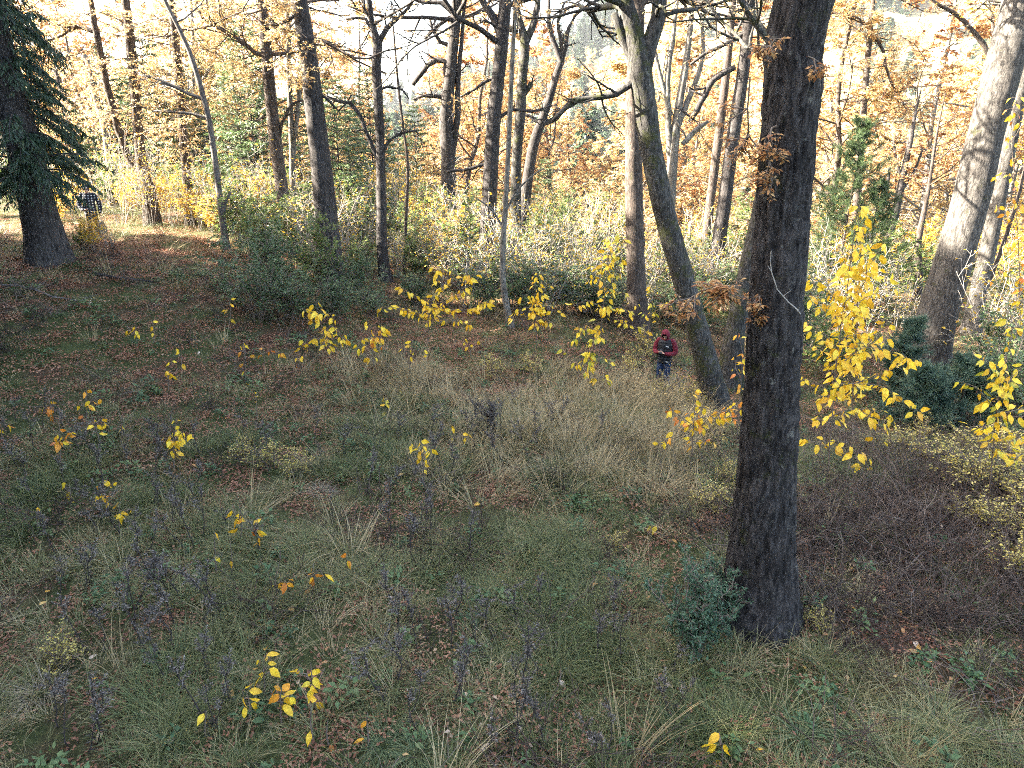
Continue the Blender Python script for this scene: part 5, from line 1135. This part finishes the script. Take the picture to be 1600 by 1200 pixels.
def hand(mb, wrist, dirn, palm_n, curl=.6, side=1):
    """palm and five fingers; dirn runs along the hand, palm_n is where the palm faces, side puts the thumb."""
    d = nrm(dirn); pn = nrm(np.array(palm_n) - d * np.dot(palm_n, d)); s = np.cross(d, pn) * side
    for t in (-.024, -.008, .008, .024): limb(mb, [wrist, wrist + d * .045 + s * t * .9, wrist + d * .088 + s * t], [.017, .016, .013], 8)
    for t, L in ((-.028, .062), (-.010, .072), (.009, .078), (.028, .070)):
        b = wrist + d * .088 + s * t; d1 = nrm(d + pn * curl * .6); d2 = nrm(d + pn * curl * 1.8); d3 = nrm(d * .5 + pn * curl * 2.2)
        limb(mb, [b, b + d1 * L * .45, b + d1 * L * .45 + d2 * L * .32, b + d1 * L * .45 + d2 * L * .32 + d3 * L * .25], [.0095, .009, .0085, .0075], 8)
    b = wrist + d * .03 + s * .03; limb(mb, [b, b + nrm(s + d * .7 + pn * .3) * .035, b + nrm(s * .6 + d * 1.1 + pn * .6) * .068], [.013, .0105, .009], 8)
M['skin'] = plain_mat("skin", (0.42, 0.24, 0.17), .55, .1, 12)
M['hood_red'] = plain_mat("hood_red_cloth", (0.13, 0.014, 0.026), .9, .15, 40, .2)
M['vest'] = plain_mat("vest_navy", (0.011, 0.013, 0.018), .65, .2, 20, .15)
M['jeans'] = plain_mat("jeans_blue", (0.014, 0.03, 0.075), .9, .2, 60, .2)
M['boot'] = plain_mat("boots", (0.03, 0.022, 0.018), .7, .2, 20)
M['hair'] = plain_mat("hair_dark", (0.012, 0.009, 0.008), .6, .3, 60)
M['white_mark'] = plain_mat("white_print", (0.75, 0.75, 0.75), .6, .05, 10)
M['phone'] = plain_mat("phone_black", (0.012, 0.012, 0.014), .25, .05, 10, spec=.5)
M['trouser'] = plain_mat("trousers_dark", (0.03, 0.032, 0.035), .9, .2, 40)
M['eye'] = plain_mat("eye_dark", (0.01, 0.008, 0.007), .3, .05, 10)

def head_shape(mb, c, pitch):
    """head with brow, nose, chin, lips and ears, facing -Y, tipped down by pitch."""
    R_ = np.array(Euler((pitch, 0, 0)).to_matrix()); T_ = lambda p: np.array(c) + R_ @ np.array(p)
    rt = (pitch, 0, 0)
    ell(mb, T_((0, .01, .035)), (.076, .095, .092), rt, 18); ell(mb, T_((0, -.02, -.045)), (.058, .068, .07), rt, 16); ell(mb, T_((0, -.065, -.095)), (.026, .024, .02), rt, 10)
    limb(mb, [T_((0, -.088, .022)), T_((0, -.105, -.012)), T_((0, -.112, -.028))], [.010, .013, .015], 8)
    ell(mb, T_((0, -.080, .030)), (.052, .018, .012), rt, 10); ell(mb, T_((0, -.084, -.062)), (.024, .012, .007), rt, 10); ell(mb, T_((0, -.082, -.074)), (.021, .011, .007), rt, 10)
    for s in (-1, 1): ell(mb, T_((s * .079, .012, -.005)), (.010, .022, .032), rt, 10)
    return T_, R_

def person_one():
    g = ground(1034, 612)
    root_body = MB()
    hp = (0.0, -.06, 1.585); T_, R_ = head_shape(root_body, hp, .55)
    limb(root_body, [(0, .02, 1.40), (0, -.01, 1.48), (0, -.03, 1.54)], [.06, .055, .055])
    torso(root_body, [(.88, 0, 0, .15, .10), (1.0, 0, 0, .16, .11), (1.12, 0, .0, .14, .10), (1.3, 0, .01, .165, .115), (1.42, 0, .02, .15, .09), (1.46, 0, .02, .08, .06)])
    # the arms fold in front of the belly, hands meeting on the phone
    arm = {-1: [(-.17, .02, 1.41), (-.235, .02, 1.30), (-.265, .0, 1.14), (-.20, -.13, 1.13), (-.11, -.25, 1.16)], 1: [(.17, .02, 1.41), (.235, .02, 1.30), (.27, .0, 1.14), (.18, -.13, 1.11), (.07, -.25, 1.14)]}
    for s in (-1, 1): limb(root_body, arm[s], [.055, .05, .042, .038, .028])
    hand(root_body, np.array(arm[-1][-1]), np.array([.55, -.55, .15]), np.array([.5, .3, .6]), .75, -1)
    hand(root_body, np.array(arm[1][-1]), np.array([-.75, -.35, .2]), np.array([-.2, -.2, 1.0]), .7, 1)
    leg = {s: [(s * .085, 0, .90), (s * .095, -.015, .70), (s * .10, -.03, .48), (s * .10, .0, .28), (s * .10, .02, .08)] for s in (-1, 1)}
    for s in (-1, 1): limb(root_body, leg[s], [.085, .075, .055, .05, .04]); ell(root_body, (s * .105, -.05, .045), (.045, .12, .04))
    body = link("person", remesh("person", root_body, .006, M['skin']), None, g, (0, 0, -.5), .96)
    tag(body, "person in dark red hood and navy vest looking down at a phone", "person")
    m = MB()
    for s in (-1, 1):
        limb(m, leg[s][:4] + [(s * .10, .02, .10)], [.105, .095, .078, .072, .066])
    torso(m, [(.82, 0, 0, .12, .11), (.90, 0, 0, .175, .125), (1.0, 0, 0, .17, .12), (1.04, 0, 0, .16, .115)])
    link("trousers", remesh("trousers", m, .012, M['jeans']), body)
    for s in (-1, 1):
        m = MB(); ell(m, (s * .105, -.06, .045), (.052, .135, .05)); limb(m, [(s * .10, .02, .05), (s * .10, .02, .17)], [.06, .062]); link("boot", remesh("boot", m, .01, M['boot']), body)
        m = MB(); a_ = [np.array(p) for p in arm[s]]; limb(m, a_[:4] + [a_[3] * .12 + a_[4] * .88], [.082, .076, .066, .058, .046]); link("sleeve", remesh("sleeve", m, .008, M['hood_red'], smooth=3), body)
    m = MB()                                                                   # quilted vest: puffed bands one above the other
    z = np.linspace(.84, 1.47, 46); base = [(.84, .19, .145), (1.0, .195, .15), (1.15, .185, .145), (1.32, .205, .15), (1.42, .18, .125), (1.47, .11, .10)]
    rx = np.interp(z, [b[0] for b in base], [b[1] for b in base]) + .010 * np.abs(np.sin((z - .84) / .075 * math.pi)); ry = np.interp(z, [b[0] for b in base], [b[2] for b in base]) + .012 * np.abs(np.sin((z - .84) / .075 * math.pi))
    torso(m, [(a, 0, .0 + .01 * (a - .84), b, c) for a, b, c in zip(z, rx, ry)], 36); limb(m, [(-.06, .06, 1.47), (0, .085, 1.48), (.06, .06, 1.47)], [.03, .032, .03])
    vest = link("vest", remesh("vest", m, .009, M['vest'], smooth=2), body)
    m = MB()
    for (x, z_) in ((.09, 1.315), (.11, .90)):                                  # small white print, on the chest and at the hem
        ang = math.asin(min(.95, x / .2)); yy = -.165 * math.cos(ang) - .004
        V = [(x - .035, yy - .006, z_ + .006), (x + .03, yy + .012, z_ - .008), (x + .03, yy + .012, z_ - .026), (x - .035, yy - .006, z_ - .012), (x - .035, yy + .03, z_ + .006), (x + .03, yy + .05, z_ - .008), (x + .03, yy + .05, z_ - .026), (x - .035, yy + .03, z_ - .012)]
        p_ = MB(); p_.add(V, np.array([(0, 3, 2, 1), (4, 5, 6, 7), (0, 1, 5, 4), (1, 2, 6, 5), (2, 3, 7, 6), (3, 0, 4, 7)])); link("white_print", p_.mesh("white_print", M['white_mark'], False), vest)
    m = MB(); u = np.linspace(-2.45, 2.45, 30); v = np.linspace(-.95, 1.5, 16)    # hood: shell round the head, open at the face
    def shell(r0, r1, r2):
        X = []
        for b in v:
            op = .62 if b > .2 else .80
            for a in u: X.append((math.cos(b) * math.sin(a) * r0, .012 + math.cos(b) * math.cos(a) * r1 - .04 * max(0, b), math.sin(b) * r2 + .0))
        return np.array([T_(p) for p in X])
    o_, i_ = shell(.112, .128, .135), shell(.096, .112, .119); n_ = len(u); k_ = len(v)
    i0 = np.arange(k_ - 1)[:, None] * n_ + np.arange(n_ - 1)[None]; F = np.stack([i0, i0 + 1, i0 + n_ + 1, i0 + n_], -1).reshape(-1, 4)
    edge = []
    for r in range(k_ - 1): edge += [(r * n_, (r + 1) * n_, (r + 1) * n_ + k_ * n_, r * n_ + k_ * n_), (r * n_ + n_ - 1, r * n_ + n_ - 1 + k_ * n_, (r + 1) * n_ + n_ - 1 + k_ * n_, (r + 1) * n_ + n_ - 1)]
    m.add(np.concatenate([o_, i_]), [F, (F + k_ * n_)[:, ::-1], np.array(edge)])
    ell(m, T_((0, .0, .118)), (.085, .10, .03), (.55, 0, 0), 16); limb(m, [(-.10, .02, 1.44), (-.05, -.07, 1.46), (.05, -.07, 1.46), (.10, .02, 1.44)], [.04, .03, .03, .04])
    link("hood", m.mesh("hood", M['hood_red']), body)
    m = MB(); ell(m, T_((0, .005, .062)), (.084, .098, .078), (.55, 0, 0), 18); link("hair", m.mesh("hair", M['hair']), body)
    for s in (-1, 1):
        m = MB(); ell(m, T_((s * .032, -.082, .008)), (.012, .008, .007), (.55, 0, 0), 10); link("eye", m.mesh("eye", M['eye']), body)
    # phone held in both hands
    m = MB(); c = np.array([-.02, -.315, 1.215]); hx, hy, hz = .037, .005, .075
    V = np.array([(sx * hx, sy * hy, sz * hz) for sx in (-1, 1) for sy in (-1, 1) for sz in (-1, 1)]) @ np.array(Euler((-.85, .1, .1)).to_matrix()).T
    m.add(V, np.array([(0, 1, 3, 2), (4, 6, 7, 5), (0, 4, 5, 1), (2, 3, 7, 6), (0, 2, 6, 4), (1, 5, 7, 3)])); me = m.mesh("phone", M['phone'], False)
    ph = link("phone", me); ph.matrix_world = Matrix.Translation(Vector(g)) @ Matrix.Rotation(-.5, 4, 'Z') @ Matrix.Scale(.96, 4) @ Matrix.Translation(Vector(c))
    bv = ph.modifiers.new("bevel", 'BEVEL'); bv.width = .003; bv.segments = 2
    tag(ph, "black phone held in both hands by the person in the red hood", "phone")
person_one()

def check_mat():
    m, nt, out = mat("checked_cloth")
    tc = nt.nodes.new("ShaderNodeTexCoord"); sx = nt.nodes.new("ShaderNodeSeparateXYZ"); nt.links.new(tc.outputs["Object"], sx.inputs[0])
    ck = []
    for k, (i, f) in enumerate(((0, .085), (2, .085))):
        a = nt.nodes.new("ShaderNodeMath"); a.operation = 'PINGPONG'; a.inputs[1].default_value = f / 2; nt.links.new(sx.outputs[i], a.inputs[0])
        b = nt.nodes.new("ShaderNodeMath"); b.operation = 'GREATER_THAN'; b.inputs[1].default_value = f * .30; nt.links.new(a.outputs[0], b.inputs[0]); ck.append(b.outputs[0])
    mm = nt.nodes.new("ShaderNodeMath"); mm.operation = 'MULTIPLY'; nt.links.new(ck[0], mm.inputs[0]); nt.links.new(ck[1], mm.inputs[1])
    c = mixc(nt, mm.outputs[0], (.012, .012, .02), (.55, .55, .56))
    p = nt.nodes.new("ShaderNodeBsdfPrincipled"); p.inputs["Roughness"].default_value = .9; nt.links.new(c, p.inputs["Base Color"]); nt.links.new(p.outputs[0], out.inputs[0])
    return m
M['check'] = check_mat()
def person_two():
    g = ground(150, 372); b_ = MB()
    T_, R_ = head_shape(b_, (.0, -.02, 1.60), .15); limb(b_, [(0, .02, 1.40), (0, 0, 1.48), (0, -.01, 1.55)], [.06, .055, .055])
    torso(b_, [(.88, 0, 0, .15, .10), (1.12, 0, 0, .14, .10), (1.3, 0, .01, .165, .115), (1.42, 0, .02, .15, .09), (1.46, 0, .02, .08, .06)])
    arm = {-1: [(-.17, .02, 1.41), (-.25, .02, 1.28), (-.29, .0, 1.10), (-.22, -.08, .98), (-.15, -.16, .95)], 1: [(.17, .02, 1.41), (.26, .02, 1.28), (.31, .02, 1.10), (.30, -.02, .95), (.28, -.08, .84)]}
    for s in (-1, 1): limb(b_, arm[s], [.055, .05, .042, .038, .028])
    hand(b_, np.array(arm[-1][-1]), np.array([.7, -.6, 0]), np.array([0, .3, .8]), .6, -1); hand(b_, np.array(arm[1][-1]), np.array([0, -.2, -1]), np.array([-1, 0, 0]), .5, 1)
    leg = {s: [(s * .085, 0, .90), (s * .10, 0, .70), (s * .11, -.01, .48), (s * .11, .01, .28), (s * .11, .02, .08)] for s in (-1, 1)}
    for s in (-1, 1): limb(b_, leg[s], [.085, .075, .055, .05, .04]); ell(b_, (s * .11, -.05, .045), (.045, .12, .04))
    body = link("person", remesh("person", b_, .008, M['skin']), None, g, (0, 0, .35)); tag(body, "person in black and white checked hooded top standing among sunlit bushes", "person")
    m = MB(); torso(m, [(.80, 0, 0, .19, .14), (1.0, 0, 0, .185, .135), (1.15, 0, 0, .18, .135), (1.32, 0, .0, .20, .14), (1.42, 0, .02, .18, .12), (1.48, 0, .02, .10, .09)])
    for s in (-1, 1): limb(m, arm[s][:4] + [tuple(np.array(arm[s][3]) * .1 + np.array(arm[s][4]) * .9)], [.085, .08, .07, .06, .05])
    link("checked_top", remesh("checked_top", m, .01, M['check'], smooth=3), body)
    m = MB(); ell(m, T_((0, .028, .03)), (.105, .105, .118), (.15, 0, 0), 20); limb(m, [(-.1, .03, 1.45), (0, .06, 1.47), (.1, .03, 1.45)], [.045, .05, .045]); link("hood", m.mesh("hood", M['check']), body)
    m = MB()
    for s in (-1, 1): limb(m, leg[s][:4] + [(s * .11, .02, .10)], [.105, .095, .078, .072, .066])
    torso(m, [(.80, 0, 0, .14, .11), (.90, 0, 0, .175, .12), (1.0, 0, 0, .165, .115)]); link("trousers", remesh("trousers", m, .012, M['trouser']), body)
    for s in (-1, 1): m = MB(); ell(m, (s * .11, -.06, .045), (.052, .135, .05)); limb(m, [(s * .11, .02, .05), (s * .11, .02, .15)], [.06, .062]); link("boot", remesh("boot", m, .01, M['boot']), body)
    for s in (-1, 1): m = MB(); ell(m, T_((s * .032, -.086, .008)), (.012, .008, .007), (.15, 0, 0), 10); link("eye", m.mesh("eye", M['eye']), body)
person_two()

# ------------------------------------------------------------------ far hillside: houses and the mixed wood on it
M['wall_white'] = plain_mat("house_wall_white", (0.62, 0.61, 0.58), .85, .06, 2)
M['roof_blue'] = plain_mat("roof_blue_metal", (0.10, 0.20, 0.30), .5, .12, 1)
M['roof_grey'] = plain_mat("roof_grey", (0.22, 0.22, 0.23), .7, .12, 1)
M['pane'] = plain_mat("window_pane", (0.03, 0.04, 0.05), .1, .1, 3, spec=.6)
M['frame'] = plain_mat("window_frame", (0.45, 0.45, 0.44), .6, .05, 3)
def box(mb, a, b):
    a, b = np.array(a, float), np.array(b, float); V = np.array([[(a, b)[i][0], (a, b)[j][1], (a, b)[k][2]] for i in (0, 1) for j in (0, 1) for k in (0, 1)])
    mb.add(V, np.array([(0, 1, 3, 2), (4, 6, 7, 5), (0, 4, 5, 1), (2, 3, 7, 6), (0, 2, 6, 4), (1, 5, 7, 3)]))
def bx(name, a, b, m, parent):
    mb = MB(); box(mb, a, b); return link(name, mb.mesh(name, M[m], False), parent)
def house(u, v, wdt, dep, hgt, rz, roofm, label, lower=False):
    g = ground(u, v); r = thing("house", label, "house", g, rz)
    bx("wall", (-wdt / 2, -dep / 2, -1.5), (wdt / 2, dep / 2, hgt), 'wall_white', r)
    mb = MB(); o = .5; hw = wdt / 2 + o; hd = dep / 2 + o; t = .25; rh = dep * .32
    V = [(-hw, -hd, hgt - .1), (hw, -hd, hgt - .1), (hw, 0, hgt + rh), (-hw, 0, hgt + rh), (-hw, hd, hgt - .1), (hw, hd, hgt - .1)]; V = V + [(x, y, z + t) for x, y, z in V]
    mb.add(V, np.array([(0, 3, 2, 1), (3, 4, 5, 2), (6, 7, 8, 9), (9, 8, 11, 10), (0, 1, 7, 6), (5, 4, 10, 11), (0, 6, 9, 3), (3, 9, 10, 4), (1, 2, 8, 7), (2, 5, 11, 8)])); rf = link("roof", mb.mesh("roof", M[roofm], False), r)
    bx("chimney", (wdt * .2, .4, hgt + rh * .4), (wdt * .2 + .7, 1.1, hgt + rh + 1.2), 'wall_white', rf)
    for s in (-1, 1):
        mb = MB(); mb.add([(s * wdt / 2 * .998, -dep / 2, hgt - .1), (s * wdt / 2 * .998, dep / 2, hgt - .1), (s * wdt / 2 * .998, 0, hgt + rh)], np.array([(0, 1, 2)]))
        link("gable", mb.mesh("gable", M['wall_white'], False), r)
    nwin = max(2, int(wdt / 2.6))
    for k in range(nwin):
        x = -wdt / 2 + wdt * (k + .5) / nwin
        if k == nwin - 1:
            dr = bx("door", (x - .5, -dep / 2 - .06, .0), (x + .5, -dep / 2 + .02, 2.1), 'roof_grey', r); bx("handle", (x + .32, -dep / 2 - .12, .95), (x + .4, -dep / 2 - .055, 1.05), 'frame', dr); continue
        wn_ = bx("window", (x - .65, -dep / 2 - .05, 1.0), (x + .65, -dep / 2 + .02, 2.3), 'frame', r)
        bx("pane", (x - .57, -dep / 2 - .075, 1.08), (x - .03, -dep / 2 - .045, 2.22), 'pane', wn_); bx("pane", (x + .03, -dep / 2 - .075, 1.08), (x + .57, -dep / 2 - .045, 2.22), 'pane', wn_)
    if lower:
        bx("veranda_roof", (-wdt / 2 - .6, -dep / 2 - 3.2, hgt * .18 - 1.2), (wdt / 2 + .6, -dep / 2 - .05, hgt * .18 - .9), 'roof_blue', r)
    return r
house(1487, 49, 11, 7, 3.6, .25, 'roof_blue', "white house with blue roof high on the hazy hillside", True)
house(1474, 106, 7, 6, 4.5, -.9, 'roof_grey', "pale house below the blue roofed one on the hillside")

rng = np.random.default_rng(95)
ft = []
for k in range(3):
    wd, nd = conifer(rng, 16, 2.6, .5, .6, 6, (.9, .32), .35, 3.2, .22, .8); wd.M = [np.full(len(f), 1, np.int32) for f in wd.F]; nd.merge(wd); ft.append(nd.mesh("far_conifer", [M['needle'], M['bark']]))
for k in range(3):
    wood, lf = MB(), []; tube(wood, [(0, 0, -.5), (.1, 0, 4), (0, .2, 9)], [.2, .15, .04], 6)
    for t in np.linspace(.2, .98, 20): az = rng.uniform(0, 6.28); grow(wood, lf, np.array([0, 0, t * 9]), np.array([math.cos(az), math.sin(az), .5]), 3.2 * (1.15 - t), .05, 1, rng, dict(CROWN, leaves=10, n=[5, 6]))
    lm = MB(); put_leaves(lm, lf, rng, .42, .24); wood.M = [np.full(len(f), 1, np.int32) for f in wood.F]; lm.merge(wood); ft.append(lm.mesh("far_broadleaf", [M['gold' if k else 'orange'], M['bark_pale']]))
n = 9000; y = rng.uniform(95, 620, n); x = rng.uniform(-.95, .95, n) * y
dn = fbm(x, y, .012, 4.0); k = rng.random(n) < np.clip(.35 + .9 * dn, .05, .8)
for hs in [o for o in COL.objects if o.name.startswith("house")]:
    # keep the view line to each house open and its plot clear
    d = np.hypot(x - hs.location.x, y - hs.location.y); t = y / hs.location.y; k &= ~((d < 12) | ((np.abs(x - hs.location.x * t) < 9) & (t > .86) & (t < 1.0)))
x, y, dn = x[k], y[k], dn[k]; con = rng.random(len(x)) < np.clip(.42 + fbm(x, y, .02, 8.0) * .9, .1, .9)
scatter("far_wood", "distant mixed wood of firs and golden trees on the hazy hillside", "wood", ft, np.stack([x, y, H(x, y) - .2], 1), np.stack([np.zeros(len(x)), np.zeros(len(x)), rng.uniform(0, 6.28, len(x))], 1), rng.uniform(.7, 1.4, len(x)), rng.random(len(x)), np.where(con, rng.integers(0, 3, len(x)), rng.integers(3, 6, len(x))))

# ------------------------------------------------------------------ the hazy air
USE_HAZE = True
if USE_HAZE:
    mb = MB(); box(mb, (-1050, -140, -20), (1050, 1250, 190)); hz = mb.mesh("haze", None, False) if False else None
    m, nt, out = mat("haze_air"); v = nt.nodes.new("ShaderNodeVolumePrincipled"); v.inputs["Color"].default_value = (.86, .92, 1.0, 1); v.inputs["Density"].default_value = .0002; v.inputs["Anisotropy"].default_value = .3
    nt.links.new(v.outputs[0], out.inputs["Volume"])
    o = link("haze", mb.mesh("haze", m, False)); tag(o, "pale hazy air filling the valley", "haze", kind="stuff")

# ------------------------------------------------------------------ labels for look-alikes: by the trunks they stand between and by nearness
ANCH = [(-200, "left edge"), (52, "old spruce"), (228, "split tree"), (340, "pale leaning tree"), (440, "orange hung trunk"), (506, "stout grey trunk"), (596, "black slim trunk"), (700, "knotty trunk"), (766, "rough dark trunk"), (815, "mossy knobbed trunk"), (990, "upright brown trunk"),
        (1128, "dark slanting trunk"), (1220, "big trunk"), (1340, "golden layered tree"), (1515, "sunlit leaning trunk"), (1800, "right edge")]
ORD = "first second third fourth fifth sixth seventh eighth ninth tenth eleventh twelfth thirteenth fourteenth fifteenth sixteenth seventeenth eighteenth nineteenth twentieth".split() + ["twenty-" + w for w in "first second third fourth fifth sixth seventh eighth ninth".split()] + ["thirtieth"] + ["thirty-" + w for w in "first second third fourth fifth sixth seventh eighth ninth".split()]
def pix(o):
    p = np.array(o.location); return 800 + FPX * p[0] / max(depth(p), .1), depth(p)
def by_gap(group, phrase):
    gaps = {}
    for o in COL.objects:
        if o.get("group") == group:
            u, d = pix(o); k = max(i for i, a in enumerate(ANCH) if a[0] <= max(u, -199)); gaps.setdefault(min(k, len(ANCH) - 2), []).append((d, o))
    for k, lst in gaps.items():
        lst.sort(key=lambda t: t[0])
        for i, (d, o) in enumerate(lst):
            near = "" if len(lst) == 1 else (", nearest" if i == 0 else ", " + ORD[i] + " nearest")
            o["label"] = f"{phrase} between {ANCH[k][1]} and {ANCH[k + 1][1]}{near}"
by_gap("golden trees of the sunlit wood", "slender golden tree")
by_gap("leafy bushes along the far edge", "leafy evergreen bush")
by_gap("bare twiggy shrubs", "bare pale twiggy shrub")
by_gap("sunlit shrubs of the undergrowth", "sunlit fresh green shrub")
by_gap("yellow shrubs of the undergrowth", "sunlit yellow leaved shrub")
rows = {}
for o in COL.objects:
    gname = o.get("group", "")
    if gname.startswith(("dry seed stalks", "small leaved yellow", "dark upright bunch")): rows.setdefault(gname, []).append((pix(o)[0], o))
for lst in rows.values():
    lst.sort(key=lambda t: t[0])
    for i, (u, o) in enumerate(lst): o["label"] = o["label"].replace("standing in the grass ", "in grass ") + f", {ORD[i]} from left"
